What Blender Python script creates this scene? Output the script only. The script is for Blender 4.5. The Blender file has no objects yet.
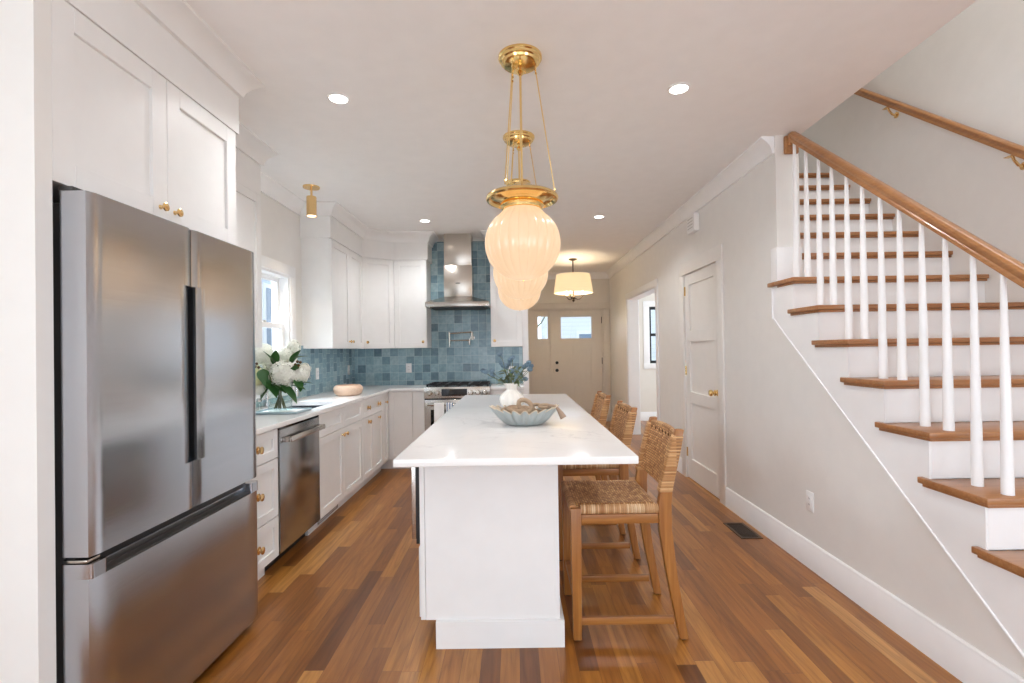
import bpy, bmesh, math, random
from mathutils import Matrix, Vector
random.seed(7)
PI = math.pi
S = bpy.context.scene
C = S.collection
# ---------------------------------------------------------------- camera
H = 1.3274; F = 489.61
cam_d = bpy.data.cameras.new('camera'); cam = bpy.data.objects.new('camera', cam_d); C.objects.link(cam)
cam_d.sensor_fit = 'HORIZONTAL'; cam_d.sensor_width = 36.0; cam_d.lens = F/1024*36
cam_d.shift_x = (512-515.22)/1024; cam_d.shift_y = (346.91-341.5)/1024
cam_d.clip_start = 0.05
RX = Matrix.Rotation(0.0067, 3, 'X'); RY = Matrix.Rotation(0.0145, 3, 'Y')
B = Matrix(((1,0,0),(0,0,-1),(0,1,0)))          # camera looks along +Y with Z up
cam.matrix_world = Matrix.Translation((0,0,H)) @ (RX @ RY @ B).to_4x4()
S.camera = cam
# ---------------------------------------------------------------- world, exposure
w = bpy.data.worlds.new('sky'); S.world = w; w.use_nodes = True
wn = w.node_tree.nodes; bg = wn['Background']
wtc = wn.new('ShaderNodeTexCoord'); wsp = wn.new('ShaderNodeSeparateXYZ'); wr = wn.new('ShaderNodeValToRGB')
w.node_tree.links.new(wtc.outputs['Generated'], wsp.inputs[0]); w.node_tree.links.new(wsp.outputs['Z'], wr.inputs[0])
wr.color_ramp.elements[0].position = 0.0; wr.color_ramp.elements[0].color = (.80,.88,1,1)
wr.color_ramp.elements[1].position = 0.6; wr.color_ramp.elements[1].color = (.62,.78,1,1)
w.node_tree.links.new(wr.outputs[0], bg.inputs['Color'])
bg.inputs['Strength'].default_value = 2.2
S.view_settings.view_transform = 'Standard'; S.view_settings.look = 'None'
S.view_settings.gamma = 1; S.view_settings.use_curve_mapping = False
S.view_settings.exposure = 0.12
DOWN_W = 46.0      # watts of one recessed lamp
def daylight(name, loc, rot, sx, sy, watts, col=(.79,.895,1)):
    # soft area lamp added in place of daylight; most openings are unseen
    l = bpy.data.lights.new(name, 'AREA'); l.shape = 'RECTANGLE'; l.size = sx; l.size_y = sy; l.energy = watts; l.color = col
    o = bpy.data.objects.new(name, l); C.objects.link(o); o.location = loc; o.rotation_euler = rot
daylight('glazed_door_daylight', (0.2,-4.17,1.2), (PI/2+.45,0,0), 3.6, 2.3, 20)
daylight('side_window_daylight', (3.08,-1.8,1.4), (0,PI/2+.45,0), 1.8, 2.4, 85)
daylight('left_fill_lamp', (-2.24,-1.8,1.4), (0,-PI/2-.45,0), 1.8, 2.4, 120)  # added lamp, tilted up to brighten the ceiling and right wall
daylight('stairwell_fill_lamp', (2.4,1.9,5.27), (0,0,0), 0.9, 1.2, 22, (1,.97,.95))  # added lamp over the stairwell, at an unseen skylight
daylight('parlour_fill_lamp', (4.59,7.3,1.6), (0,PI/2,0), 1.2, 1.6, 60)  # added lamp brightening the side room; the wall here has no window
daylight('kitchen_fill_lamp', (-3.1,4.0,2.75), (0,-PI/2+.72,0), 1.5, 2.4, 330)  # lamp added outside, above the window and out of sight
S.cycles.diffuse_bounces = 8; S.cycles.max_bounces = 14

# ---------------------------------------------------------------- node helpers
def new_mat(name):
    m = bpy.data.materials.new(name); m.use_nodes = True
    nt = m.node_tree; return m, nt, nt.nodes['Principled BSDF']
def nd(nt, typ, **kw):
    n = nt.nodes.new('ShaderNode'+typ)
    for k, v in kw.items():
        if k.startswith('i_'):
            key = k[2:]; key = int(key) if key.isdigit() else key.replace('_',' ')
            s = n.inputs[key]
            if isinstance(v, bpy.types.NodeSocket): nt.links.new(v, s)
            else: s.default_value = v
        else: setattr(n, k, v)
    return n
def math_(nt, op, a, b=0.0):
    n = nt.nodes.new('ShaderNodeMath'); n.operation = op
    for i, v in enumerate((a,b)):
        if isinstance(v, bpy.types.NodeSocket): nt.links.new(v, n.inputs[i])
        else: n.inputs[i].default_value = v
    return n.outputs[0]
def mix(nt, fac, a, b, mode='MIX'):
    n = nt.nodes.new('ShaderNodeMix'); n.data_type = 'RGBA'; n.blend_type = mode
    for s, v in ((n.inputs[0],fac),(n.inputs[6],a),(n.inputs[7],b)):
        if isinstance(v, bpy.types.NodeSocket): nt.links.new(v, s)
        else: s.default_value = (*v,1) if isinstance(v, tuple) and len(v)==3 else v
    return n.outputs[2]
def ramp(nt, fac, stops, interp='LINEAR'):
    n = nt.nodes.new('ShaderNodeValToRGB'); cr = n.color_ramp; cr.interpolation = interp
    while len(cr.elements) < len(stops): cr.elements.new(0.5)
    for e, (p, c) in zip(cr.elements, stops): e.position = p; e.color = (*c,1)
    nt.links.new(fac, n.inputs[0]); return n.outputs[0]
def bump(nt, bsdf, h, strength, dist=0.002):
    b = nd(nt, 'Bump', i_Strength=strength, i_Distance=dist, i_Height=h); nt.links.new(b.outputs[0], bsdf.inputs['Normal'])
def objxyz(nt, world=False):
    if world: src = nd(nt,'NewGeometry').outputs['Position']
    else: src = nd(nt,'TexCoord').outputs['Object']
    s = nd(nt,'SeparateXYZ', i_0=src); return src, s.outputs[0], s.outputs[1], s.outputs[2]
def scaled(nt, src, v):
    return nd(nt,'Mapping', i_Vector=src, i_Scale=v).outputs[0]

def lin(c): return tuple(((x/255)/12.92 if x/255<=.04045 else ((x/255+.055)/1.055)**2.4) for x in c)
def plain(name, rgb, rough=.5, metal=0, bumps=0, spec=.5, coat=0):
    m, nt, b = new_mat(name)
    src,_,_,_ = objxyz(nt)
    n = nd(nt,'TexNoise', i_Vector=src, i_Scale=9.0, i_Detail=3.0)
    c = lin(rgb)
    col = mix(nt, n.outputs[0], tuple(x*.965 for x in c), tuple(min(1,x*1.035) for x in c))
    nt.links.new(col, b.inputs['Base Color'])
    b.inputs['Roughness'].default_value = rough; b.inputs['Metallic'].default_value = metal
    b.inputs['Specular IOR Level'].default_value = spec; b.inputs['Coat Weight'].default_value = coat
    if bumps:
        n2 = nd(nt,'TexNoise', i_Vector=src, i_Scale=140.0, i_Detail=2.0); bump(nt, b, n2.outputs[0], bumps, .001)
    return m
M = {}
M['wall'] = plain('wall_paint', (234,232,228), .42, bumps=.06)
M['ceil'] = plain('ceiling_paint', (246,245,244), .6, bumps=.05)
M['trim'] = plain('white_trim', (245,245,245), .32)
M['hallpaint'] = plain('hall_paint', (226,221,212), .42)
M['doorp'] = plain('door_paint', (236,233,228), .35)
M['frontdoor'] = plain('front_door_paint', (214,208,199), .4)
M['cab'] = plain('cabinet_paint', (236,235,233), .34)
M['toe'] = plain('toe_kick_paint', (205,204,201), .5)
M['brass'] = plain('brushed_brass', (236,200,142), .26, 1)
M['brassp'] = plain('polished_brass', (240,208,142), .16, 1)
M['chrome'] = plain('chrome', (225,225,225), .12, 1)
M['nickel'] = plain('satin_nickel', (196,190,180), .25, 1)
M['bronze'] = plain('dark_bronze', (70,58,46), .35, 1)
M['black'] = plain('black_metal', (18,18,20), .35, 0)
M['blackgloss'] = plain('black_glass', (10,10,12), .06, 0, coat=.5)
M['iron'] = plain('cast_iron', (26,26,28), .55)
M['darkgap'] = plain('dark_plastic', (60,58,56), .5)
M['plastic'] = plain('white_plastic', (244,244,243), .3)
M['porcelain'] = plain('white_glazed_ceramic', (240,236,228), .15)
M['rubber'] = plain('black_rubber', (25,25,25), .7)
def steel(name, rgb, rough, axis, amt=.25):
    m, nt, b = new_mat(name); src,x,y,z = objxyz(nt)
    sc = {'x':(2,300,300),'y':(300,2,300),'z':(300,300,2)}[axis]
    n = nd(nt,'TexNoise', i_Vector=scaled(nt,src,sc), i_Scale=1.0, i_Detail=2.0)
    big = nd(nt,'TexNoise', i_Vector=src, i_Scale=2.4, i_Detail=1.0)
    c = lin(rgb)
    nt.links.new(mix(nt, n.outputs[0], tuple(v*.93 for v in c), tuple(min(1,v*1.06) for v in c)), b.inputs['Base Color'])
    b.inputs['Metallic'].default_value = 1; b.inputs['Roughness'].default_value = rough
    b1 = nd(nt,'Bump', i_Strength=amt, i_Distance=.0003, i_Height=n.outputs[0])
    b2 = nd(nt,'Bump', i_Strength=.12, i_Distance=.03, i_Height=big.outputs[0], i_Normal=b1.outputs[0])
    nt.links.new(b2.outputs[0], b.inputs['Normal'])
    return m
M['steel'] = steel('brushed_stainless', (194,197,203), .2, 'y', .2)
M['steeld'] = steel('dark_stainless', (164,163,163), .2, 'y', .2)
M['steelx'] = steel('stainless_horizontal', (196,190,183), .26, 'x', .2)
M['steelh'] = steel('stainless_hood', (204,196,186), .24, 'z', .2)

def plank_mat(name='oak_floor'):
    m, nt, b = new_mat(name); src,x,y,z = objxyz(nt, True)
    W = .082; L = .92
    row = math_(nt,'FLOOR', math_(nt,'DIVIDE', x, W))
    rr = nd(nt,'TexWhiteNoise', noise_dimensions='1D', i_W=row)
    yy = math_(nt,'ADD', math_(nt,'DIVIDE', y, L), math_(nt,'MULTIPLY', rr.outputs['Value'], 7.3))
    colid = math_(nt,'FLOOR', yy)
    idv = nd(nt,'CombineXYZ', i_0=row, i_1=colid).outputs[0]
    rnd = nd(nt,'TexWhiteNoise', noise_dimensions='2D', i_Vector=idv)
    base = ramp(nt, rnd.outputs['Value'], [(0,lin((118,70,26))),(.1,lin((140,88,34))),(.35,lin((162,104,42))),(.7,lin((174,116,48))),(.9,lin((188,132,62))),(1,lin((202,150,84)))])
    off = nd(nt,'VectorMath', operation='SCALE', i_0=rnd.outputs['Color'], i_Scale=30.0).outputs[0]
    p = nd(nt,'VectorMath', operation='ADD', i_0=src, i_1=off).outputs[0]
    g1 = nd(nt,'TexNoise', i_Vector=scaled(nt,p,(38,2.4,1)), i_Scale=1.0, i_Detail=6.0, i_Roughness=.62, i_Distortion=.5)
    ring = nd(nt,'TexNoise', i_Vector=scaled(nt,p,(11,.9,1)), i_Scale=1.0, i_Detail=1.5)
    rings = math_(nt,'PINGPONG', math_(nt,'MULTIPLY', ring.outputs[0], 16.0), 1.0)
    fine = nd(nt,'TexNoise', i_Vector=scaled(nt,p,(260,7,1)), i_Scale=1.0, i_Detail=3.0)
    c1 = mix(nt, ramp(nt,g1.outputs[0],[(.3,(0,0,0)),(.7,(1,1,1))]), mix(nt,1.0,base,(.68,.60,.50),'MULTIPLY'), mix(nt,1.0,base,(1.14,1.12,1.1),'MULTIPLY'))
    c2 = mix(nt, math_(nt,'MULTIPLY', math_(nt,'POWER', rings, 3.0), .42), c1, mix(nt,1.0,c1,(.55,.45,.36),'MULTIPLY'))
    c3 = mix(nt, math_(nt,'MULTIPLY', fine.outputs[0], .35), c2, mix(nt,1.0,c2,(.62,.56,.5),'MULTIPLY'))
    fx = math_(nt,'FRACT', math_(nt,'DIVIDE', x, W)); fy = math_(nt,'FRACT', yy)
    ex = math_(nt,'LESS_THAN', fx, .016); ey = math_(nt,'LESS_THAN', fy, .0018)
    e = math_(nt,'MAXIMUM', ex, ey)
    c4 = mix(nt, math_(nt,'MULTIPLY', e, .65), c3, lin((60,34,18)))
    nt.links.new(c4, b.inputs['Base Color'])
    b.inputs['Roughness'].default_value = .34; b.inputs['Coat Weight'].default_value = .16; b.inputs['Coat Roughness'].default_value = .14
    bump(nt, b, math_(nt,'SUBTRACT', math_(nt,'MULTIPLY', fine.outputs[0], .25), e), .25, .001)
    return m
M['floor'] = plank_mat()
def wood(name, dark, light, axis, rough=.35, scale=1.0):
    m, nt, b = new_mat(name); src,x,y,z = objxyz(nt)
    a, t = 60*scale, 3*scale
    sc = {'x':(t,a,a),'y':(a,t,a),'z':(a,a,t)}[axis]
    n = nd(nt,'TexNoise', i_Vector=scaled(nt,src,sc), i_Scale=1.0, i_Detail=5.0, i_Distortion=.6)
    n2 = nd(nt,'TexNoise', i_Vector=scaled(nt,src,tuple(v*.22 for v in sc)), i_Scale=1.0, i_Detail=2.0)
    f = math_(nt,'ADD', math_(nt,'MULTIPLY', n.outputs[0], .6), math_(nt,'MULTIPLY', n2.outputs[0], .4))
    col = ramp(nt, f, [(.3,lin(dark)),(.52,lin(tuple((p+q)/2 for p,q in zip(dark,light)))),(.72,lin(light))])
    nt.links.new(col, b.inputs['Base Color']); b.inputs['Roughness'].default_value = rough
    b.inputs['Coat Weight'].default_value = .15
    bump(nt, b, n.outputs[0], .12, .0008)
    return m
M['oakx'] = wood('oak_tread', (150,98,58), (186,134,88), 'x')
M['oaky'] = wood('oak_handrail', (150,98,56), (190,138,90), 'y', .28)
M['honey'] = wood('honey_stool_wood', (138,84,36), (188,130,66), 'z', .38)
M['honeyx'] = wood('honey_stool_rail', (138,84,36), (188,130,66), 'x', .38)
M['palewood'] = wood('pale_turned_wood', (214,178,150), (238,214,192), 'x', .5)
M['bead'] = wood('bleached_wood_bead', (146,120,94), (196,172,144), 'x', .6)

def tile_mat(name, ui):
    m, nt, b = new_mat(name); src,*ax = objxyz(nt, True)
    u = math_(nt,'ADD', ax[ui], 10.0); v = math_(nt,'ADD', ax[2], 10.086); T = .1005
    cu = math_(nt,'DIVIDE', u, T); cv = math_(nt,'DIVIDE', v, T)
    if ui == 1:
        col = math_(nt,'FLOOR', cu); cv = math_(nt,'ADD', cv, math_(nt,'MULTIPLY', math_(nt,'MODULO', col, 2.0), .5))
    idv = nd(nt,'CombineXYZ', i_0=math_(nt,'FLOOR',cu), i_1=math_(nt,'FLOOR',cv)).outputs[0]
    rnd = nd(nt,'TexWhiteNoise', noise_dimensions='2D', i_Vector=idv)
    base = ramp(nt, rnd.outputs['Value'], [(0,lin((108,134,146))),(.2,lin((124,154,166))),(.45,lin((142,172,184))),(.75,lin((152,182,192))),(1,lin((168,192,198)))])
    cl = nd(nt,'TexNoise', i_Vector=src, i_Scale=26.0, i_Detail=4.0)
    c1 = mix(nt, ramp(nt,cl.outputs[0],[(.35,(0,0,0)),(.68,(1,1,1))]), mix(nt,1.0,base,(.84,.86,.88),'MULTIPLY'), mix(nt,1.0,base,(1.1,1.08,1.06),'MULTIPLY'))
    fu = math_(nt,'ABSOLUTE', math_(nt,'SUBTRACT', math_(nt,'FRACT',cu), .5)); fv = math_(nt,'ABSOLUTE', math_(nt,'SUBTRACT', math_(nt,'FRACT',cv), .5))
    e = math_(nt,'GREATER_THAN', math_(nt,'MAXIMUM', fu, fv), .482)
    nt.links.new(mix(nt, e, c1, lin((176,196,200))), b.inputs['Base Color'])
    rgh = math_(nt,'ADD', math_(nt,'MULTIPLY', e, .5), .16); nt.links.new(rgh, b.inputs['Roughness'])
    tilt = nd(nt,'VectorMath', operation='DOT_PRODUCT', i_0=rnd.outputs['Color'], i_1=src).outputs['Value']
    wob = nd(nt,'TexNoise', i_Vector=src, i_Scale=18.0, i_Detail=2.0)
    h = math_(nt,'SUBTRACT', math_(nt,'ADD', math_(nt,'MULTIPLY',wob.outputs[0],1.0), math_(nt,'MULTIPLY',tilt,.35)), math_(nt,'MULTIPLY', e, .6))
    bump(nt, b, h, .35, .004)
    return m
M['tilex'] = tile_mat('blue_zellige_tile', 0); M['tiley'] = tile_mat('blue_zellige_tile_side', 1)
def quartz():
    m, nt, b = new_mat('white_quartz'); src,*_ = objxyz(nt, True)
    n = nd(nt,'TexNoise', i_Vector=src, i_Scale=1.7, i_Detail=7.0, i_Distortion=1.6)
    v = math_(nt,'ABSOLUTE', math_(nt,'SUBTRACT', n.outputs[0], .5))
    vein = ramp(nt, v, [(0,(1,1,1)),(.012,(0,0,0))])
    cl = nd(nt,'TexNoise', i_Vector=src, i_Scale=7.0, i_Detail=5.0)
    c = mix(nt, cl.outputs[0], lin((233,231,228)), lin((241,240,238)))
    vm = nd(nt,'TexNoise', i_Vector=src, i_Scale=1.3)
    fac = math_(nt,'MULTIPLY', vein, math_(nt,'MULTIPLY', ramp(nt,vm.outputs[0],[(.48,(0,0,0)),(.62,(1,1,1))]), .33))
    nt.links.new(mix(nt, fac, c, lin((172,172,176))), b.inputs['Base Color'])
    b.inputs['Roughness'].default_value = .17
    return m
M['quartz'] = quartz()
def weave(name, a, c, su, sv, off=.5, dark=(92,58,30), cols=((150,98,52),(188,138,84),(214,172,120)), ms=.16, world=False):
    # short cane strands: u along axis a, v along axis c
    m, nt, b = new_mat(name); src,*ax = objxyz(nt)
    u = math_(nt,'ADD', ax[a], 5.0); v = math_(nt,'ADD', ax[c], 5.0)
    cv = math_(nt,'DIVIDE', v, sv); row = math_(nt,'FLOOR', cv)
    cu = math_(nt,'ADD', math_(nt,'DIVIDE', u, su), math_(nt,'MULTIPLY', math_(nt,'MODULO', row, 2.0), off))
    idv = nd(nt,'CombineXYZ', i_0=math_(nt,'FLOOR',cu), i_1=row).outputs[0]
    rnd = nd(nt,'TexWhiteNoise', noise_dimensions='2D', i_Vector=idv)
    base = ramp(nt, rnd.outputs['Value'], [(0,lin(cols[0])),(.5,lin(cols[1])),(1,lin(cols[2]))])
    big = nd(nt,'TexNoise', i_Vector=src, i_Scale=7.0)
    base = mix(nt, ramp(nt,big.outputs[0],[(.4,(0,0,0)),(.7,(1,1,1))]), base, mix(nt,1.0,base,(.78,.70,.62),'MULTIPLY'))
    fu = math_(nt,'ABSOLUTE', math_(nt,'SUBTRACT', math_(nt,'FRACT',cu), .5)); fv = math_(nt,'ABSOLUTE', math_(nt,'SUBTRACT', math_(nt,'FRACT',cv), .5))
    e = math_(nt,'MAXIMUM', math_(nt,'GREATER_THAN', fv, .5-ms), math_(nt,'GREATER_THAN', fu, .5-ms*.55))
    nt.links.new(mix(nt, math_(nt,'MULTIPLY',e,.7), base, lin(dark)), b.inputs['Base Color'])
    b.inputs['Roughness'].default_value = .5
    h = math_(nt,'MULTIPLY', math_(nt,'COSINE', math_(nt,'MULTIPLY', fv, PI)), math_(nt,'COSINE', math_(nt,'MULTIPLY', fu, PI)))
    bump(nt, b, h, .8, .004)
    return m
M['weaveseat'] = weave('woven_cane_seat', 1, 0, .026, .0115, ms=.13)
M['weaveback'] = weave('woven_cane_back', 1, 2, .024, .0115, ms=.12, cols=((170,114,64),(206,152,98),(226,178,124)))
M['wrapz'] = weave('cane_wrap_posts', 0, 2, .5, .0075, ms=.07, cols=((180,128,78),(206,158,106),(226,184,134)), dark=(130,88,50))
M['wrapx'] = weave('cane_wrap_rail', 2, 0, .5, .009, ms=.07, cols=((176,124,76),(212,170,124),(232,204,166)), dark=(130,88,50))
M['wrapy'] = weave('cane_wrap_side', 2, 1, .5, .009, ms=.07, cols=((156,108,64),(188,140,92),(214,174,126)), dark=(110,74,42))
def emis(name, col, strength, base=(.9,.9,.9), rough=.4):
    m, nt, b = new_mat(name)
    n = nd(nt,'TexNoise', i_Scale=6.0); c = mix(nt, n.outputs[0], tuple(x*.96 for x in col), col)
    nt.links.new(c, b.inputs['Emission Color']); b.inputs['Emission Strength'].default_value = strength
    b.inputs['Base Color'].default_value = (*base,1); b.inputs['Roughness'].default_value = rough
    return m
M['downlight'] = emis('downlight_lens', (1,.96,.9), 9)
M['spotlens'] = emis('spot_lens', (1,.84,.6), 8)
M['bulb'] = emis('candle_bulb', (1,.78,.45), 12)
def globe_mat():
    m, nt, b = new_mat('opal_ribbed_glass'); src,x,y,z = objxyz(nt)
    ang = math_(nt,'ARCTAN2', y, x)
    s = math_(nt,'ABSOLUTE', math_(nt,'COSINE', math_(nt,'MULTIPLY', ang, 12.0)))
    line = ramp(nt, s, [(0,(1,1,1)),(.16,(0,0,0))])
    c = mix(nt, math_(nt,'MULTIPLY',line,.5), (1,.655,.38), (.80,.47,.25))
    nt.links.new(c, b.inputs['Emission Color']); b.inputs['Emission Strength'].default_value = .68
    b.inputs['Base Color'].default_value = (.30,.25,.19,1); b.inputs['Roughness'].default_value = .13
    return m
M['globe'] = globe_mat()
def shade_mat():
    m, nt, b = new_mat('cream_linen_shade'); src,x,y,z = objxyz(nt)
    n = nd(nt,'TexNoise', i_Vector=scaled(nt,src,(300,300,20)), i_Scale=1.0)
    c = mix(nt, n.outputs[0], (.92,.66,.33), (1,.77,.42))
    nt.links.new(c, b.inputs['Emission Color']); b.inputs['Emission Strength'].default_value = .72
    b.inputs['Base Color'].default_value = (.55,.5,.4,1); b.inputs['Roughness'].default_value = .8
    return m
M['shade'] = shade_mat()
def glass(name, tint=(1,1,1), rough=0.0, thin=True):
    m, nt, b = new_mat(name)
    b.inputs['Base Color'].default_value = (*tint,1); b.inputs['Roughness'].default_value = rough
    b.inputs['Transmission Weight'].default_value = 1; b.inputs['IOR'].default_value = 1.45
    if thin:
        out = nt.nodes['Material Output']
        tr = nd(nt,'BsdfTransparent', i_Color=(*tint,1)); gl = nd(nt,'BsdfGlossy', i_Roughness=rough)
        lw = nd(nt,'LayerWeight', i_Blend=.5); fac = math_(nt,'ADD', math_(nt,'MULTIPLY', math_(nt,'POWER', lw.outputs['Facing'], 4.0), .6), .04)
        mx = nd(nt,'MixShader', i_0=fac, i_1=tr.outputs[0], i_2=gl.outputs[0])
        nt.links.new(mx.outputs[0], out.inputs[0])
    return m
M['pane'] = glass('window_glass'); M['vaseglass'] = glass('clear_vase_glass', (.93,.97,.96))
def siding(name, rgb):
    m, nt, b = new_mat(name); src,x,y,z = objxyz(nt, True)
    f = math_(nt,'FRACT', math_(nt,'DIVIDE', z, .13))
    e = math_(nt,'LESS_THAN', f, .1)
    nt.links.new(mix(nt, math_(nt,'MULTIPLY', e, .3), lin(rgb), tuple(v*.5 for v in lin(rgb))), b.inputs['Base Color'])
    b.inputs['Roughness'].default_value = .6
    return m
M['siding'] = siding('white_siding', (236,238,240)); M['sidingg'] = siding('grey_blue_siding', (196,206,218))
M['roof'] = plain('dark_shingle', (92,94,100), .9)
M['grass'] = plain('winter_lawn', (120,124,100), .9)
M['winpane_dark'] = plain('neighbour_window_glass', (120,140,160), .08, 0)
M['tray'] = plain('pale_blue_tray', (170,190,198), .25)
M['clay'] = plain('blue_grey_scalloped_ceramic', (166,172,170), .45, bumps=.3)
M['clayrim'] = plain('unglazed_rim', (206,190,166), .6)
M['rope'] = plain('beige_tassel', (160,136,116), .8, bumps=.5)
M['towel'] = plain('white_towel', (238,238,236), .9, bumps=.5)
def stripe_towel():
    m, nt, b = new_mat('blue_striped_towel'); src,x,y,z = objxyz(nt)
    f = math_(nt,'FRACT', math_(nt,'MULTIPLY', math_(nt,'ADD', x, 3.0), 34.0))
    e = math_(nt,'LESS_THAN', f, .45)
    nt.links.new(mix(nt, e, lin((236,236,236)), lin((120,140,168))), b.inputs['Base Color']); b.inputs['Roughness'].default_value = .9
    return m
M['towelb'] = stripe_towel()
M['leaf'] = plain('dark_green_leaf', (44,92,36), .45)
M['leafo'] = plain('olive_leaf', (92,108,66), .6)
M['stem'] = plain('green_stem', (98,104,62), .6)
M['petal'] = plain('white_petal', (246,246,236), .7)
M['petaly'] = plain('cream_yellow_petal', (240,238,190), .7)
M['petalb'] = plain('dusty_blue_petal', (120,144,160), .8)
M['berry'] = plain('brown_berry', (92,66,30), .5)
M['water'] = glass('vase_water', (.94,.97,.95))
M['ventm'] = plain('brown_metal_grille', (86,66,50), .4, .6)

# ---------------------------------------------------------------- mesh helpers
def R(x=0,y=0,z=0): return Matrix.Rotation(z,4,'Z') @ Matrix.Rotation(y,4,'Y') @ Matrix.Rotation(x,4,'X')
def T(x,y,z): return Matrix.Translation((x,y,z))
class MB:
    def __init__(s, Mx=None): s.bm = bmesh.new(); s.M = Mx or Matrix()
    def _merge(s, b, Mx=None):
        b.transform(s.M @ (Mx or Matrix()))
        me = bpy.data.meshes.new('t'); b.to_mesh(me); b.free(); s.bm.from_mesh(me); bpy.data.meshes.remove(me)
    def box(s, x0,x1,y0,y1,z0,z1, bev=0, seg=2, Mx=None):
        b = bmesh.new(); bmesh.ops.create_cube(b, size=1)
        bmesh.ops.transform(b, matrix=T((x0+x1)/2,(y0+y1)/2,(z0+z1)/2) @ Matrix.Diagonal((x1-x0,y1-y0,z1-z0,1)), verts=b.verts)
        if bev: bmesh.ops.bevel(b, geom=b.edges[:], offset=bev, segments=seg, affect='EDGES', profile=.5)
        s._merge(b, Mx); return s
    def prism(s, pts, axis, a0, a1, bev=0, Mx=None):
        # pts polygon in the other two axes; axis in 'xyz'
        b = bmesh.new(); f = lambda p,q,a: {'x':(a,p,q),'y':(p,a,q),'z':(p,q,a)}[axis]
        v0 = [b.verts.new(f(p,q,a0)) for p,q in pts]; v1 = [b.verts.new(f(p,q,a1)) for p,q in pts]
        b.faces.new(v0); b.faces.new(v1[::-1]); n = len(pts)
        for i in range(n): b.faces.new((v0[i], v1[i], v1[(i+1)%n], v0[(i+1)%n]))
        bmesh.ops.recalc_face_normals(b, faces=b.faces[:])
        if bev: bmesh.ops.bevel(b, geom=b.edges[:], offset=bev, segments=2, affect='EDGES', profile=.5)
        s._merge(b, Mx); return s
    def frustum(s, rect0, z0, rect1, z1):
        b = bmesh.new(); vs = []
        for (x0,x1,y0,y1), z in ((rect0,z0),(rect1,z1)):
            vs.append([b.verts.new(p) for p in ((x0,y0,z),(x1,y0,z),(x1,y1,z),(x0,y1,z))])
        b.faces.new(vs[0][::-1]); b.faces.new(vs[1])
        for i in range(4): b.faces.new((vs[0][i], vs[0][(i+1)%4], vs[1][(i+1)%4], vs[1][i]))
        s._merge(b); return s
    def lathe(s, prof, c=(0,0,0), n=32, Mx=None, rib=None):
        b = bmesh.new(); rings = []
        for r, z in prof:
            if r <= 1e-6: rings.append([b.verts.new((0,0,z))])
            else:
                ring = []
                for i in range(n):
                    a = 2*PI*i/n; rr = r*(rib(a, r, z) if rib else 1)
                    ring.append(b.verts.new((rr*math.cos(a), rr*math.sin(a), z)))
                rings.append(ring)
        for p, q in zip(rings, rings[1:]):
            for i in range(n):
                j = (i+1)%n
                if len(p)==1 and len(q)==1: continue
                if len(p)==1: b.faces.new((p[0], q[i], q[j]))
                elif len(q)==1: b.faces.new((p[i], p[j], q[0]))
                else: b.faces.new((p[i], p[j], q[j], q[i]))
        bmesh.ops.recalc_face_normals(b, faces=b.faces[:])
        s._merge(b, T(*c) @ (Mx or Matrix())); return s
    def cyl(s, c, r, h, n=24, Mx=None, r2=None):
        return s.lathe([(0,0),(r,0),(r2 if r2 is not None else r,h),(0,h)], c, n, Mx)
    def tube(s, pts, r, n=10, cap=True, sx=1, sy=1, up=None):
        # sweep of an elliptical section along a polyline; r may be a list
        pts = [Vector(p) for p in pts]; rs = r if isinstance(r,(list,tuple)) else [r]*len(pts)
        b = bmesh.new(); rings = []; N = Vector(up) if up else None
        for i, p in enumerate(pts):
            t = (pts[min(i+1,len(pts)-1)] - pts[max(i-1,0)]).normalized()
            if N is None: N = t.orthogonal()
            N2 = (N - t*N.dot(t))
            if N2.length < 1e-5: N2 = t.orthogonal()
            N2.normalize(); Bn = t.cross(N2); N = N2 if up is None else N
            rings.append([b.verts.new(p + rs[i]*(math.cos(2*PI*k/n)*sx*N2 + math.sin(2*PI*k/n)*sy*Bn)) for k in range(n)])
        for p, q in zip(rings, rings[1:]):
            for k in range(n): b.faces.new((p[k], p[(k+1)%n], q[(k+1)%n], q[k]))
        if cap: b.faces.new(rings[0][::-1]); b.faces.new(rings[-1])
        bmesh.ops.recalc_face_normals(b, faces=b.faces[:])
        s._merge(b); return s
    def sweep(s, path, prof, closed=False):
        # horizontal polyline path [(x,y)], profile [(out,z)] ; out is to the right of travel; mitred
        b = bmesh.new(); rings = []; P = [Vector((*p,0)) for p in path]; n = len(P)
        for i, p in enumerate(P):
            d0 = (P[i]-P[i-1]).normalized() if i>0 else (P[1]-P[0]).normalized()
            d1 = (P[i+1]-P[i]).normalized() if i<n-1 else d0
            n0 = Vector((d0.y,-d0.x,0)); n1 = Vector((d1.y,-d1.x,0)); m_ = (n0+n1).normalized(); k = 1/max(.3,m_.dot(n0))
            rings.append([b.verts.new((p.x+m_.x*o*k, p.y+m_.y*o*k, z)) for o, z in prof])
        m = len(prof)
        for a, c in zip(rings, rings[1:]):
            for k in range(m): b.faces.new((a[k], a[(k+1)%m], c[(k+1)%m], c[k]))
        b.faces.new(rings[0][::-1]); b.faces.new(rings[-1])
        bmesh.ops.recalc_face_normals(b, faces=b.faces[:])
        s._merge(b); return s
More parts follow.
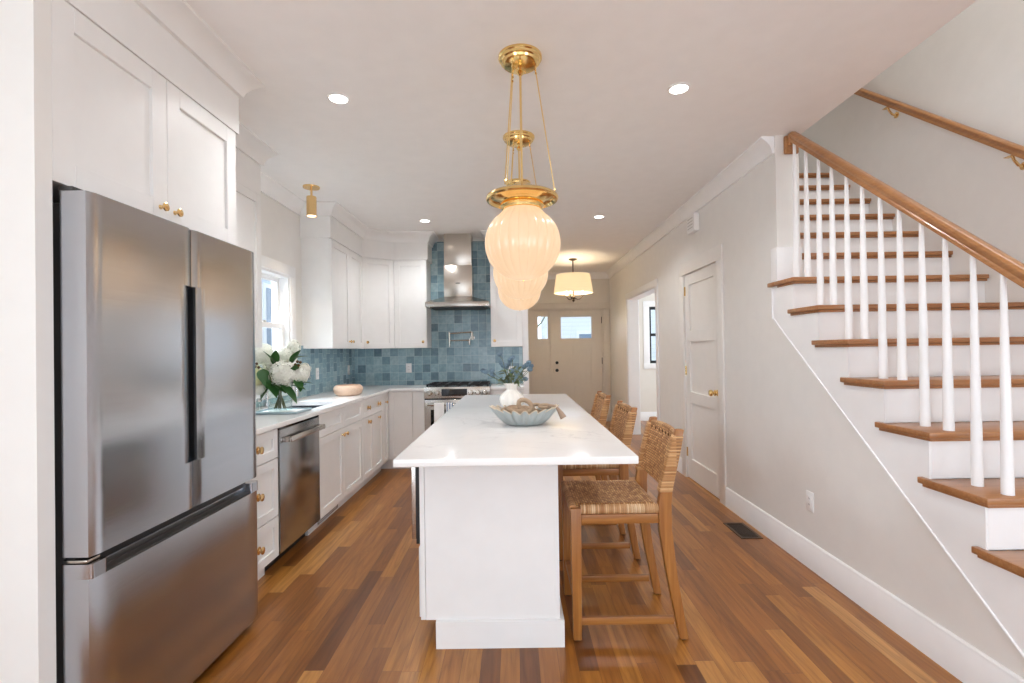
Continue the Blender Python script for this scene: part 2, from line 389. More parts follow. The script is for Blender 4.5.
    def bar(s, p0, p1, w0, w1=None, d0=None, d1=None, bev=.003):
        # straight square bar from p0 to p1, section w (x) by d (y), section kept horizontal
        w1 = w1 or w0; d0 = d0 or w0; d1 = d1 or w1
        b = bmesh.new(); vs = []
        for p, w_, d_ in ((p0,w0,d0),(p1,w1,d1)):
            vs.append([b.verts.new((p[0]+a*w_/2, p[1]+c*d_/2, p[2])) for a, c in ((-1,-1),(1,-1),(1,1),(-1,1))])
        b.faces.new(vs[0][::-1]); b.faces.new(vs[1])
        for i in range(4): b.faces.new((vs[0][i], vs[0][(i+1)%4], vs[1][(i+1)%4], vs[1][i]))
        bmesh.ops.recalc_face_normals(b, faces=b.faces[:])
        if bev: bmesh.ops.bevel(b, geom=b.edges[:], offset=bev, segments=2, affect='EDGES', profile=.5)
        s._merge(b); return s
    def ball(s, c, r, sub=2, sc=(1,1,1), Mx=None):
        b = bmesh.new(); bmesh.ops.create_icosphere(b, subdivisions=sub, radius=r)
        s._merge(b, T(*c) @ (Mx or Matrix()) @ Matrix.Diagonal((*sc,1))); return s
    def quad(s, pts):
        s.bm.faces.new([s.bm.verts.new(s.M @ Vector(p)) for p in pts]); return s
ROOT = {}
def smooth_mesh(me, ang=35):
    me.polygons.foreach_set('use_smooth', [True]*len(me.polygons))
    try: me.set_sharp_from_angle(angle=math.radians(ang))
    except Exception: pass
def obj(name, mb, mat, parent=None, local=False):
    """One mesh object. mb is in world coordinates unless local."""
    me = bpy.data.meshes.new(name)
    o = bpy.data.objects.new(name, me); C.objects.link(o)
    base = Vector((0,0,0))
    if parent is not None:
        o.parent = parent; base = ROOT.get(parent.name, Vector((0,0,0)))
        ROOT[o.name] = base
    else:
        if not local:
            vs = [v.co for v in mb.bm.verts]
            base = Vector(((min(v.x for v in vs)+max(v.x for v in vs))/2, (min(v.y for v in vs)+max(v.y for v in vs))/2, min(v.z for v in vs)))
            o.location = base
        ROOT[o.name] = base
    if not local: bmesh.ops.translate(mb.bm, verts=mb.bm.verts[:], vec=-base)
    mb.bm.to_mesh(me); mb.bm.free(); smooth_mesh(me)
    if mat is not None: me.materials.append(M[mat] if isinstance(mat, str) else mat)
    return o
def tag(o, label=None, cat=None, group=None, kind=None):
    if label: o['label'] = label
    if cat: o['category'] = cat
    if group: o['group'] = group
    if kind: o['kind'] = kind
    return o
def thing(name, label, cat, loc=(0,0,0), rotz=0, group=None, kind=None):
    o = bpy.data.objects.new(name, None); C.objects.link(o); o.location = loc; o.rotation_euler = (0,0,rotz)
    o.empty_display_size = .1; ROOT[o.name] = Vector(loc)
    return tag(o, label, cat, group, kind)
def struct(name, mb, mat, label=None, cat=None, parent=None):
    o = obj(name, mb, mat, parent)
    if parent is None: tag(o, label, cat, kind='structure')
    elif label: o['label'] = label
    return o
def copy_tree(o, parent=None):
    c = o.copy(); C.objects.link(c); c.parent = parent
    if parent is None: ROOT[c.name] = Vector(o.location)
    for ch in list(o.children): copy_tree(ch, c)
    return c

# local door frame: x in [0,w], z in [0,h], front faces -y, back at y=0
def shaker(mb, w, h, Mx, t=.02, fw=.058, rec=.0125, panels=None, bev=.0015):
    if panels is None: panels = [(fw, w-fw, fw, h-fw)]
    # frame: fill cells not in a panel
    xs = sorted({0,w,*[p[0] for p in panels],*[p[1] for p in panels]}); zs = sorted({0,h,*[p[2] for p in panels],*[p[3] for p in panels]})
    full_cols = []
    if len(xs) > 2:
        # stiles: columns touching no panel run the full height
        for a, b_ in zip(xs, xs[1:]):
            inside = [p for p in panels if p[0] <= a+1e-6 and p[1] >= b_-1e-6]
            if not inside: mb.box(a,b_,-t,0,0,h,bev,1,Mx)
            else:
                segs = sorted((p[2],p[3]) for p in inside); z = 0
                for s0, s1 in segs+[(h,h)]:
                    if s0 > z+1e-6: mb.box(a,b_,-t,0,z,s0,bev,1,Mx)
                    z = s1
    for (a,b_,c,d) in panels: mb.box(a-.004,b_+.004,-t+rec,-.002,c-.004,d+.004,0,1,Mx)
    return mb
FX = lambda x,y,z: T(x,y,z) @ R(z=PI/2)      # faces +X, local x -> +Y
FNX = lambda x,y,z: T(x,y,z) @ R(z=-PI/2)    # faces -X, local x -> -Y
FNY = lambda x,y,z: T(x,y,z)                 # faces -Y
def knob_mb(Mx, r=.016, plate=False):
    # axis along local -y
    A = Mx @ R(x=PI/2)
    prof = [(0,0)] 
    if plate: prof += [(r*1.05,0),(r*1.05,.003),(r*.5,.005)]
    else: prof += [(r*.55,0),(r*.5,.003)]
    prof += [(r*.38,.008),(r*.36,.013),(r*.7,.016),(r,.021),(r*.95,.026),(r*.55,.0295),(0,.03)]
    b = MB(A); b.lathe(prof, n=20); return b

# ================================================================ SETTING
CH = 2.731                      # ceiling height
XR, XW = 1.75, 1.905            # right wall faces
XL = -2.01; YB = 6.10; XH = .15; YF = 9.0; XS = 2.935
struct('floor', MB().box(-2.25,5.2,-4.2,9.2,-.12,0), 'floor', 'honey oak strip floor running away from the camera', 'floor')
ceil = MB().box(-2.25,XW+.005,-4.2,9.2,CH,CH+.22).box(XW+.005,5.2,4.7,9.2,CH,CH+.22).box(XW+.005,5.2,-4.2,.95,CH,CH+.22)
struct('ceiling', ceil, 'ceil', 'smooth white ceiling', 'ceiling')
def wall_x(mb, x0, x1, y0, y1, z0, z1, holes):
    """wall slab with constant X; holes = [(ya,yb,za,zb)]"""
    ys = sorted({y0,y1,*[h[0] for h in holes],*[h[1] for h in holes]})
    for a, b_ in zip(ys, ys[1:]):
        z = z0
        for h in sorted((h[2],h[3]) for h in holes if h[0] <= a+1e-6 and h[1] >= b_-1e-6)+[(z1,z1)]:
            if h[0] > z+1e-6: mb.box(x0,x1,a,b_,z,h[0])
            z = h[1]
    return mb
def wall_y(mb, y0, y1, x0, x1, z0, z1, holes):
    xs = sorted({x0,x1,*[h[0] for h in holes],*[h[1] for h in holes]})
    for a, b_ in zip(xs, xs[1:]):
        z = z0
        for h in sorted((h[2],h[3]) for h in holes if h[0] <= a+1e-6 and h[1] >= b_-1e-6)+[(z1,z1)]:
            if h[0] > z+1e-6: mb.box(a,b_,y0,y1,z,h[0])
            z = h[1]
    return mb
WIN = (3.42,4.37,1.08,2.02)
struct('wall_left', wall_x(MB(),XL-.15,XL,-4.2,YB,0,CH,[WIN,(-3.0,-.6,.5,2.3)]), 'wall', 'off white painted wall with the kitchen window', 'wall')
struct('wall_alcove', MB().box(XL,-1.38,1.41,1.464,0,CH), 'wall', 'narrow white wall end beside the refrigerator', 'wall')
struct('wall_back', MB().box(XL-.15,XH,YB,YB+.12,0,CH), 'wall', 'kitchen rear wall behind the range', 'wall')
struct('wall_hall', MB().box(XH-.12,XH,YB+.12,YF,0,CH), 'hallpaint', 'hall wall behind the kitchen', 'wall')
DR = (4.205,5.04,0,2.075); OP = (6.04,7.57,0,2.09)
struct('wall_right', wall_x(MB(),XR,XW,3.25,YF,0,CH,[DR,OP]), 'wall', 'long off white wall with closet door and cased opening', 'wall')
struct('wall_front', wall_y(MB(),YF,YF+.15,-.1,5.2,0,CH,[(.27,1.64,0,2.07),(2.47,3.35,1.05,2.09)]), 'hallpaint', 'hall end wall around the front door', 'wall')
# room beyond the opening
struct('wall_parlour', MB().box(4.6,4.75,4.7,YF,0,CH), 'wall', 'far wall of the room beyond the opening', 'wall')
struct('wall_partition', MB().box(XW,4.6,5.55,5.67,0,CH), 'wall', 'partition of the room beyond the opening', 'wall')
# stairwell
struct('wall_stair', MB().box(XS,XS+.12,-.3,5.55,0,5.2), 'wall', 'stairwell wall carrying the wall handrail', 'wall')
up_ = MB().box(XW-.12,XW+.005,.83,5.55,CH+.22,5.2).box(XW,XS,5.43,5.55,CH+.22,5.2).box(XW,XS,.83,.95,CH+.22,5.2)
struct('wall_upstairs', up_, 'wall', 'upper stairwell walls', 'wall')
struct('ceiling_upstairs', wall_y(MB(Matrix(((1,0,0,0),(0,0,1,0),(0,1,0,0),(0,0,0,1)))),5.2,5.3,XW-.12,XS+.12,.83,5.55,[(1.95,2.85,1.3,2.5)]), 'ceil', 'upstairs ceiling with added skylight opening', 'ceiling')
# living area behind the camera: glazed doors and windows, with added lamps giving the daylight
struct('wall_rear', wall_y(MB(),-4.2,-4.05,XL-.15,XS+.12,0,CH,[(-1.6,2.0,.05,2.35)]), 'wall', 'rear wall with glazed doors', 'wall')
struct('wall_side', wall_x(MB(),XS,XS+.12,-4.05,-.3,0,CH,[(-3.0,-.6,.5,2.3)]), 'wall', 'side wall of the living area', 'wall')
fr = MB()
for a in (-1.6,-.43,.77,1.94): fr.box(a,a+.06,-4.16,-4.1,.05,2.35)
fr.box(-1.6,2.0,-4.16,-4.1,.05,.15).box(-1.6,2.0,-4.16,-4.1,2.29,2.35)
struct('door_4', fr, 'trim', 'white framed glazed doors', 'door')
fr = MB()
for a in (-3.0,-2.2,-1.4,-.66): fr.box(XS+.03,XS+.09,a,a+.06,.5,2.3)
fr.box(XS+.03,XS+.09,-3,-.6,.5,.56).box(XS+.03,XS+.09,-3,-.6,2.24,2.3).box(XS+.03,XS+.09,-3,-.6,1.38,1.42)
struct('window_4', fr, 'trim', 'white sash window of the living area', 'window')
fr = MB()
for a in (-3.0,-2.2,-1.4,-.66): fr.box(XL-.09,XL-.03,a,a+.06,.5,2.3)
fr.box(XL-.085,XL-.035,-2.94,-.66,.5,.56).box(XL-.085,XL-.035,-2.94,-.66,2.24,2.3)
struct('window_5', fr, 'trim', 'unseen white picture window added on the left of the living area', 'window')  # window put in to bring more light from the left

# tile
struct('wall_tile_back', MB().box(XL+.012,.09,YB-.012,YB,.914,CH-.04), 'tilex', 'blue glazed square tile behind the range', 'tiles')
struct('wall_tile_left', wall_x(MB(),XL,XL+.012,3.0,YB-.012,.914,1.40,[(3.32,4.47,.96,2.2)]), 'tiley', 'blue glazed square tile under the left wall cabinets', 'tiles')

# crown moulding profile (out, z)
def crown(zt=CH, s=1.0):
    return [(0,zt),(.085*s,zt),(.085*s,zt-.012),(.068*s,zt-.022),(.05*s,zt-.038),(.032*s,zt-.058),(.022*s,zt-.08),(.016*s,zt-.1),(.016*s,zt-.112),(0,zt-.112)]
struct('trim_1', MB().sweep([(XH,6.22),(XH,YF),(XR,YF),(XR,3.262)], crown()), 'trim', 'white crown moulding along the long wall and hall', 'moulding')
struct('trim_2', MB().sweep([(XL,3.352),(XL,4.608)], crown()), 'trim', 'white crown moulding over the kitchen window', 'moulding')
# baseboards
bb = [(0,0),(.016,0),(.016,.135),(.012,.142),(.012,.152),(.006,.16),(0,.16)]
struct('baseboard_right', MB().sweep([(XR,4.09),(XR,1.15)], bb), 'trim', 'tall white baseboard below the stairs', 'baseboard')
struct('baseboard_hall', MB().sweep([(XR,YF),(XR,7.66)], bb).sweep([(XR,5.95),(XR,5.15)], bb).sweep([(XH,6.22),(XH,YF),(.19,YF)], bb), 'trim', 'white baseboards in the hall', 'baseboard')
struct('baseboard_parlour', MB().sweep([(XW,YF),(4.6,YF)], bb), 'trim', 'white baseboard in the room beyond the opening', 'baseboard')

# ---- closet door
dc = struct('door_1', shaker(MB(), .828, 2.06, FNX(1.79,5.037,.008), t=.035, rec=.016, fw=.11, panels=[(.11,.718,.2,.765),(.11,.718,.875,1.38),(.11,.718,1.49,1.95)]), 'doorp', 'closed white three panel closet door with brass knob', 'door')
cs = MB()
for y0,y1 in ((DR[0]-.112,DR[0]+.003),(DR[1]-.003,DR[1]+.108)): cs.box(XR-.016,XR,y0,y1,0,2.0698,.002)
cs.box(XR-.016,XR,DR[0]-.112,DR[1]+.108,2.07,2.195,.003)
cs.box(XR,XW,DR[0]-.001,DR[0]+.003,0,2.075).box(XR,XW,DR[1]-.003,DR[1]+.001,0,2.075).box(XR,XW,DR[0],DR[1],2.071,2.076)
struct('door_frame', cs, 'doorp', parent=dc)
kb = knob_mb(T(1.755,4.262,.93) @ R(z=-PI/2), .027, True)
kb.cyl((0,0,0),.012,.045) ; struct('door_knob', kb, 'brassp', parent=dc)
kb2 = MB(T(1.755,4.262,.93) @ R(z=-PI/2) @ R(x=PI/2)); kb2.lathe([(0,.04),(.014,.04),(.026,.05),(.029,.06),(.024,.072),(0,.076)]); struct('door_knob', kb2, 'brassp', parent=dc)
for z in (.22,1.05,1.86):
    struct('door_hinge', MB().cyl((1.752,5.036,z),.007,.09).box(1.7495,1.7535,5.015,5.036,z,z+.09), 'brassp', parent=dc)
# ---- cased opening
co = MB()
for y0,y1 in ((OP[0]-.085,OP[0]),(OP[1],OP[1]+.085)): co.box(XR-.016,XR,y0,y1,0,2.0898,.002).box(XW,XW+.016,y0,y1,0,2.175,.002)
co.box(XR-.016,XR,OP[0]-.085,OP[1]+.085,2.09,2.175,.003)
co.box(XR,XW,OP[0]-.001,OP[0]+.012,0,2.09).box(XR,XW,OP[1]-.012,OP[1]+.001,0,2.09).box(XR,XW,OP[0],OP[1],2.078,2.091)
struct('trim_3', co, 'trim', 'white casing of the opening in the long wall', 'casing')
# ---- black framed window seen through the opening
bw = MB().box(2.47,2.51,YF+.03,YF+.09,1.05,2.09).box(3.31,3.35,YF+.03,YF+.09,1.05,2.09).box(2.51,3.31,YF+.03,YF+.09,1.05,1.10).box(2.51,3.31,YF+.03,YF+.09,2.04,2.09).box(2.51,3.31,YF+.03,YF+.09,1.55,1.60)
w3 = struct('window_2', bw, 'black', 'black framed sash window seen through the opening', 'window')
struct('window_pane', MB().box(2.51,3.31,YF+.055,YF+.061,1.10,2.04), 'pane', parent=w3)
wc = MB().box(2.36,2.47,YF-.016,YF,1.0502,2.0898,.002).box(3.35,3.46,YF-.016,YF,1.0502,2.0898,.002).box(2.36,3.46,YF-.016,YF,2.09,2.2,.003).box(2.36,3.46,YF-.03,YF,.95,1.05,.003)
struct('window_casing', wc, 'trim', parent=w3)

# ---- front door with sidelight
def leaf(mb, w_, h_, Mx, t, glass_r, panels):
    """door leaf with a real opening for the glass"""
    gx0,gx1,gz0,gz1 = glass_r
    mb.box(0,w_,-t,0,gz1,h_,0,1,Mx); mb.box(0,gx0,-t,0,gz0,gz1,0,1,Mx); mb.box(gx1,w_,-t,0,gz0,gz1,0,1,Mx)
    shaker(mb, w_, gz0, Mx, t=t, panels=panels, bev=0, rec=.018)
    return mb
d2 = struct('door_2', leaf(MB(), .895, 2.04, FNY(.705,YF+.075,.01), .045, (.143,.707,1.52,1.915), [(.145,.375,.22,1.38),(.475,.70,.22,1.38)]), 'frontdoor', 'closed grey beige front door with a wide glass light', 'door')
struct('door_glass', MB().box(.845,1.415,YF+.05,YF+.056,1.525,1.93), 'pane', parent=d2)
for x_, z_, r_ in ((.765,1.085,.028),(.765,.945,.03)):
    k = MB(T(x_,YF+.03,z_) @ R(x=PI/2)); k.lathe([(0,0),(r_,0),(r_,.008),(.012,.012),(.012,.03),(r_*.8,.035),(r_*.9,.05),(0,.06)] if z_<1 else [(0,0),(r_,0),(r_,.02),(.01,.03),(0,.03)])
    struct('door_knob' if z_<1 else 'deadbolt', k, 'black', parent=d2)
struct('door_latch', MB().box(.700,.706,YF+.024,YF+.032,.9,.98), 'black', parent=d2)
for z_ in (.25,1.05,1.80): struct('door_hinge', MB().cyl((1.603,YF+.024,z_),.011,.12), 'black', parent=d2)
fr = MB().box(.17,.27,YF-.02,YF,0,2.0698,.002).box(1.64,1.735,YF-.02,YF,0,2.0698,.002).box(.17,1.735,YF-.02,YF,2.07,2.185,.003)
fr.box(.27,.30,YF,YF+.12,0,2.07).box(.645,.702,YF,YF+.12,0,2.07).box(1.603,1.64,YF,YF+.12,0,2.07).box(.30,1.603,YF,YF+.12,2.052,2.07)
struct('door_frame', fr, 'frontdoor', parent=d2)
sl = struct('window_3', leaf(MB(), .345, 2.04, FNY(.30,YF+.075,.01), .045, (.122,.305,1.52,1.93), [(.1,.29,.22,1.38)]), 'frontdoor', 'narrow sidelight panel with glass beside the front door', 'window')
struct('window_pane', MB().box(.42,.607,YF+.05,YF+.056,1.525,1.945), 'pane', parent=sl)

# ---- kitchen window
y0,y1,z0,z1 = WIN
sf = MB()
def sash(mb, x, ya, yb, za, zb, w_=.045, t=.035):
    mb.box(x-t/2,x+t/2,ya,ya+w_,za,zb,.002).box(x-t/2,x+t/2,yb-w_,yb,za,zb,.002).box(x-t/2,x+t/2,ya+w_,yb-w_,za,za+w_,.002).box(x-t/2,x+t/2,ya+w_,yb-w_,zb-w_,zb,.002)
k1 = struct('window_1', MB().box(XL-.15,XL,y0,y0+.02,z0,z1).box(XL-.15,XL,y1-.02,y1,z0,z1).box(XL-.15,XL,y0+.02,y1-.02,z1-.02,z1).box(XL-.15,XL,y0+.02,y1-.02,z0,z0+.02), 'trim', 'white double hung window over the sink', 'window')
sash(sf, XL-.055, y0+.02, y1-.02, z0+.02, 1.59); struct('lower_sash', sf, 'trim', parent=k1)
sf = MB(); sash(sf, XL-.095, y0+.02, y1-.02, 1.55, z1-.02)
struct('upper_sash', sf, 'trim', parent=k1)
struct('window_pane', MB().box(XL-.058,XL-.053,y0+.065,y1-.065,z0+.065,1.545).box(XL-.098,XL-.093,y0+.065,y1-.065,1.595,z1-.065), 'pane', parent=k1)
cz = MB().box(XL,XL+.018,y0-.09,y0,z0-.0048,z1-.0002,.002).box(XL,XL+.018,y1,y1+.09,z0-.0048,z1-.0002,.002).box(XL,XL+.018,y0-.09,y1+.09,z1,z1+.09,.003)
cz.box(XL,XL+.045,y0-.1,y1+.1,z0-.03,z0-.005,.003).box(XL,XL+.018,y0-.09,y1+.09,z0-.11,z0-.0302,.002)
struct('window_casing', cz, 'trim', parent=k1)
struct('sash_lock', MB().box(XL-.07,XL-.035,3.98,4.03,1.59,1.605,.003), 'nickel', parent=k1)

# ---- outside
struct('ground_outside', MB().box(-14,14,9.2,34,-.9,-.6).box(-14,-2.25,-8,9.2,-.9,-.6).box(-14,14,-14,-4.25,-.9,-.6).box(5.25,14,-8,9.2,-.9,-.6), 'grass', 'ground outside the house', 'ground')
def house(label, x0,x1,y0,y1,z1,ridge,mat,axis='y',wins=(), group=None):
    t = thing('neighbour_house', label, 'house', ((x0+x1)/2,(y0+y1)/2,-.6), group=group)
    obj('wall', MB().box(x0,x1,y0,y1,-.6,z1), mat, t)
    if axis=='y': rf = MB().prism([(x0-.3,z1),((x0+x1)/2,ridge),(x1+.3,z1)],'y',y0-.3,y1+.3)
    else: rf = MB().prism([(y0-.3,z1),((y0+y1)/2,ridge),(y1+.3,z1)],'x',x0-.3,x1+.3)
    obj('roof', rf, 'roof', t)
    for (face, a, z, ww, hh) in wins:
        if face == 'y': f = MB().box(a-ww/2-.09,a+ww/2+.09,y0-.05,y0,z-.09,z+hh+.09); g = MB().box(a-ww/2,a+ww/2,y0-.06,y0-.05,z,z+hh)
        else: f = MB().box(x1,x1+.05,a-ww/2-.09,a+ww/2+.09,z-.09,z+hh+.09); g = MB().box(x1+.05,x1+.06,a-ww/2,a+ww/2,z,z+hh)
        fo = obj('window', f, 'trim', t); obj('pane', g, 'winpane_dark', fo)
    return t
house('white clapboard house seen through the front door glass', 1.28,9,16,24,5.6,7.5,'siding','y',[('y',2.30,1.08,.42,.74),('y',5.15,1.2,.8,1.3)])
house('low dark roofed house seen through the sidelight', -3.5,.95,22,28,1.5,2.75,'siding','y')
house('grey blue clapboard house outside the kitchen window', -12,-5.2,2,12.5,6,8,'sidingg','y',[('x',8.2,1.2,.9,1.5),('x',5.0,1.2,.9,1.5),('x',10.6,1.2,.9,1.5)])
tr = thing('bare_tree', 'bare branched tree seen in the top of the sidelight', 'tree', (.4,15.6,-.6))
tb = MB().tube([(.4,15.6,-.6),(.45,15.6,.8),(.6,15.6,2.0),(.82,15.6,3.1),(.9,15.6,4.6)],[.13,.1,.06,.03,.012])
tb.tube([(.55,15.6,1.9),(.85,15.6,2.2),(1.05,15.5,2.55),(1.1,15.5,3.2)],[.03,.022,.018,.01]).tube([(.6,15.6,2.0),(.3,15.6,2.6),(.2,15.6,3.8)],[.04,.025,.012])
obj('branches', tb, 'stem', tr)

# ================================================================ KITCHEN
def cab_door(parent, w_, h_, Mx, name='door', kn=None, plate=False, **kw):
    d = obj(name, shaker(MB(), w_, h_, Mx, **kw), 'cab', parent)
    for (kx, kz) in (kn or []): 
        k = obj('knob', knob_mb(Mx @ T(kx,-.02,kz), .0165 if not plate else .021, plate), 'brass', d)
    return d
# ---- wall cabinets
def fascia(mb, path, z0=2.41, z1=CH): mb.sweep(path, [(0,z0),(.012,z0),(.012,z1),(0,z1)])
c = thing('wall_cabinet', 'deep white cabinet over the refrigerator with two shaker doors', 'cabinet', (-1.72,1.46,1.86))
obj('body', MB().box(XL,-1.402,1.466,2.44,1.86,2.615), 'cab', c)
cab_door(c, .488, .575, FX(-1.402,1.467,1.858), kn=[(.447,.05)], fw=.078)
cab_door(c, .482, .575, FX(-1.402,1.958,1.858), kn=[(.037,.05)], fw=.075)
m = MB().sweep([(-1.402,1.4655),(-1.402,2.44),(XL,2.44)], [(0,2.436),(.024,2.436),(.024,2.635),(0,2.635)]); obj('fascia_board', m, 'cab', c)
m = MB().sweep([(-1.378,1.4655),(-1.378,2.464),(XL,2.464)], [(0,CH),(.088,CH),(.088,CH-.012),(.07,CH-.022),(.045,CH-.045),(.025,CH-.075),(.016,CH-.1),(0,CH-.104)]); obj('crown_moulding', m, 'cab', c)
c = thing('wall_cabinet', 'white wall cabinet between the refrigerator and the window', 'cabinet', (-1.88,2.9,1.37), group=None)
obj('body', MB().box(XL,-1.742,2.48,3.34,1.372,2.62), 'cab', c)
cab_door(c, .425, 1.035, FX(-1.742,2.482,1.37)); cab_door(c, .427, 1.035, FX(-1.742,2.91,1.37))
m = MB().sweep([(-1.742,2.48),(-1.742,3.34),(XL,3.34)], [(0,2.41),(.012,2.41),(.012,2.63),(0,2.63)]); obj('fascia_board', m, 'cab', c)
m = MB().sweep([(-1.73,2.48),(-1.73,3.352),(XL,3.352)], crown()); obj('crown_moulding', m, 'cab', c)
UZ = 1.372; UT = 2.405; UH = UT-UZ
c = thing('wall_cabinet', 'white two door wall cabinet on the left wall beyond the window', 'cabinet', (-1.88,5.05,1.37))
obj('body', MB().box(XL,-1.742,4.62,5.57,UZ,2.62), 'cab', c)
cab_door(c, .50, UH, FX(-1.742,4.622,UZ), kn=[(.465,.07)], fw=.065); cab_door(c, .44, UH, FX(-1.742,5.126,UZ), kn=[(.035,.07)], fw=.065)
c = thing('wall_cabinet', 'white diagonal corner wall cabinet', 'cabinet', (-1.8,5.85,1.37))
A = (-1.742,5.575); Bp = (-1.432,5.802)
obj('body', MB().prism([(XL,5.575),A,Bp,(-1.432,YB-.014),(XL,YB-.014)],'z',UZ,2.62), 'cab', c)
dl = math.hypot(Bp[0]-A[0],Bp[1]-A[1])
cab_door(c, dl-.012, UH, T(A[0]+.004,A[1]+.003,UZ) @ R(z=math.atan2(Bp[1]-A[1],Bp[0]-A[0])), kn=[(.045,.07)], fw=.06)
c = thing('wall_cabinet', 'white wall cabinet to the left of the range hood', 'cabinet', (-1.22,5.95,1.37))
obj('body', MB().box(-1.428,-1.04,5.802,YB-.014,UZ,2.62), 'cab', c)
cab_door(c, .38, UH, FNY(-1.424,5.802,UZ), kn=[(.34,.07)], fw=.065)
c = thing('wall_cabinet', 'white wall cabinet to the right of the range hood', 'cabinet', (-.1,5.95,1.37))
obj('body', MB().box(-.285,.09,5.802,YB-.014,UZ,2.62), 'cab', c)
cab_door(c, .369, UH, FNY(-.282,5.802,UZ), kn=[(.04,.07)], fw=.065)
# continuous fascia and crown over the corner run
p = [(XL,4.62),(-1.742,4.62),(-1.742,5.575),(-1.432,5.802),(-1.04,5.802),(-1.04,YB-.014)]
p = p[::-1]
def off(path): return path
ft = thing('cabinet_crown_moulding', 'white fascia and crown moulding over the corner wall cabinets', 'moulding', (-1.5,5.5,2.6))
obj('fascia_board', MB().sweep(p[::-1], [(0.001,2.415),(.020,2.415),(.020,2.64),(.001,2.64)]), 'cab', ft)
obj('crown_moulding', MB().sweep(p[::-1], [(o+.02,z) for o,z in crown()]), 'cab', ft)
p2 = [(-.285,YB-.014),(-.285,5.802),(.09,5.802),(.09,YB-.014)]
ft = thing('cabinet_crown_moulding', 'white fascia and crown moulding over the cabinet right of the hood', 'moulding', (-.1,5.8,2.6))
obj('fascia_board', MB().sweep(p2, [(0.001,2.415),(.020,2.415),(.020,2.64),(.001,2.64)]), 'cab', ft)
obj('crown_moulding', MB().sweep(p2, [(o+.02,z) for o,z in crown()]), 'cab', ft)
struct('trim_4', MB().box(.095,XH+.0,YB-.03,YB,0,CH).box(XH,XH+.014,YB-.03,YB+.12,0,CH), 'trim', 'white end trim where the kitchen wall meets the hall', 'trim')

# ---- base cabinets
XD = -1.457    # cabinet box face; doors stand out to -1.437
BT = .882
SX0,SX1,SY0,SY1 = -1.90,-1.52,3.585,4.16
def base_x(label, y0, y1, sinkhole=None):
    c = thing('base_cabinet', label, 'cabinet', (-1.75,(y0+y1)/2,0))
    if sinkhole:
        a0, a1 = sinkhole
        obj('body', MB().box(XL+.003,XD,max(a1,y0+.001),y1-.001,.114,BT).box(XL+.003,XD,y0+.001,a1,.114,.655).box(SX1+.015,XD,y0+.001,a1,.655,BT).box(XL+.003,SX0-.015,y0+.001,a1,.655,BT), 'cab', c)
    else: obj('body', MB().box(XL+.003,XD,y0+.001,y1-.001,.114,BT), 'cab', c)
    obj('toe_kick', MB().box(XL+.02,XD-.07,y0+.001,y1-.001,0,.1135), 'cab', c)
    return c
c = base_x('white three drawer base cabinet beside the refrigerator', 2.44, 2.955)
for z0_, z1_ in ((.117,.355),(.361,.70),(.706,.876)):
    cab_door(c, .505, z1_-z0_, FX(XD,2.445,z0_), 'drawer', kn=[(.275,(z1_-z0_)/2)], plate=True, fw=.05)
c = base_x('white sink base cabinet with two doors under false drawer fronts', 3.572, 4.58, (SY0-.01, SY1+.015))
cab_door(c, .50, .17, FX(XD,3.576,.706), 'false_front', fw=.05); cab_door(c, .50, .17, FX(XD,4.078,.706), 'false_front', fw=.05)
cab_door(c, .50, .584, FX(XD,3.576,.117), kn=[(.462,.535)]); cab_door(c, .50, .584, FX(XD,4.078,.117), kn=[(.038,.535)])
c = base_x('white base cabinet with one wide drawer over two doors', 4.581, 5.29)
cab_door(c, .70, .17, FX(XD,4.585,.706), 'drawer', kn=[(.17,.085),(.53,.085)], plate=True, fw=.05)
cab_door(c, .348, .584, FX(XD,4.585,.117), kn=[(.19,.535)], plate=True); cab_door(c, .348, .584, FX(XD,4.937,.117), kn=[(.17,.535)])
c = base_x('narrow white pull out base cabinet near the inner corner', 5.291, 5.50)
cab_door(c, .20, .759, FX(XD,5.295,.117), kn=[(.1,.66)], fw=.045)
YD = 5.535
c = thing('base_cabinet', 'white corner base cabinet left of the range', 'cabinet', (-1.5,5.8,0))
obj('body', MB().box(XL+.003,-1.03,YD,YB-.014,.114,BT).box(XL+.003,XD,5.501,YD,.114,BT), 'cab', c)
obj('toe_kick', MB().box(XL+.02,-1.03,YD+.05,YB-.02,0,.1135), 'cab', c)
cab_door(c, .262, .759, FNY(-1.43,YD,.117), fw=.05)
obj('filler_panel', MB().box(-1.160,-1.033,YD-.02,YD,.117,.876,.0015,1), 'cab', c)
c = thing('base_cabinet', 'white base cabinet right of the range', 'cabinet', (-.08,5.8,0))
obj('body', MB().box(-.288,.09,YD,YB-.014,.114,BT), 'cab', c)
obj('toe_kick', MB().box(-.288,.09,YD+.05,YB-.02,0,.1135), 'cab', c)
cab_door(c, .37, .17, FNY(-.284,YD,.706), 'drawer', kn=[(.185,.085)], fw=.045)
cab_door(c, .37, .584, FNY(-.284,YD,.117), kn=[(.05,.53)])
# ---- worktops
XC = -1.417; CT = .914; YC = 5.505
def slab(mb, x0,x1,y0,y1): mb.box(x0,x1,y0,y1,.8835,CT)
m = MB()
cp = [(XL,2.435),(XC,2.435),(XC,YC),(-1.028,YC),(-1.028,YB-.0125),(XL,YB-.0125)]
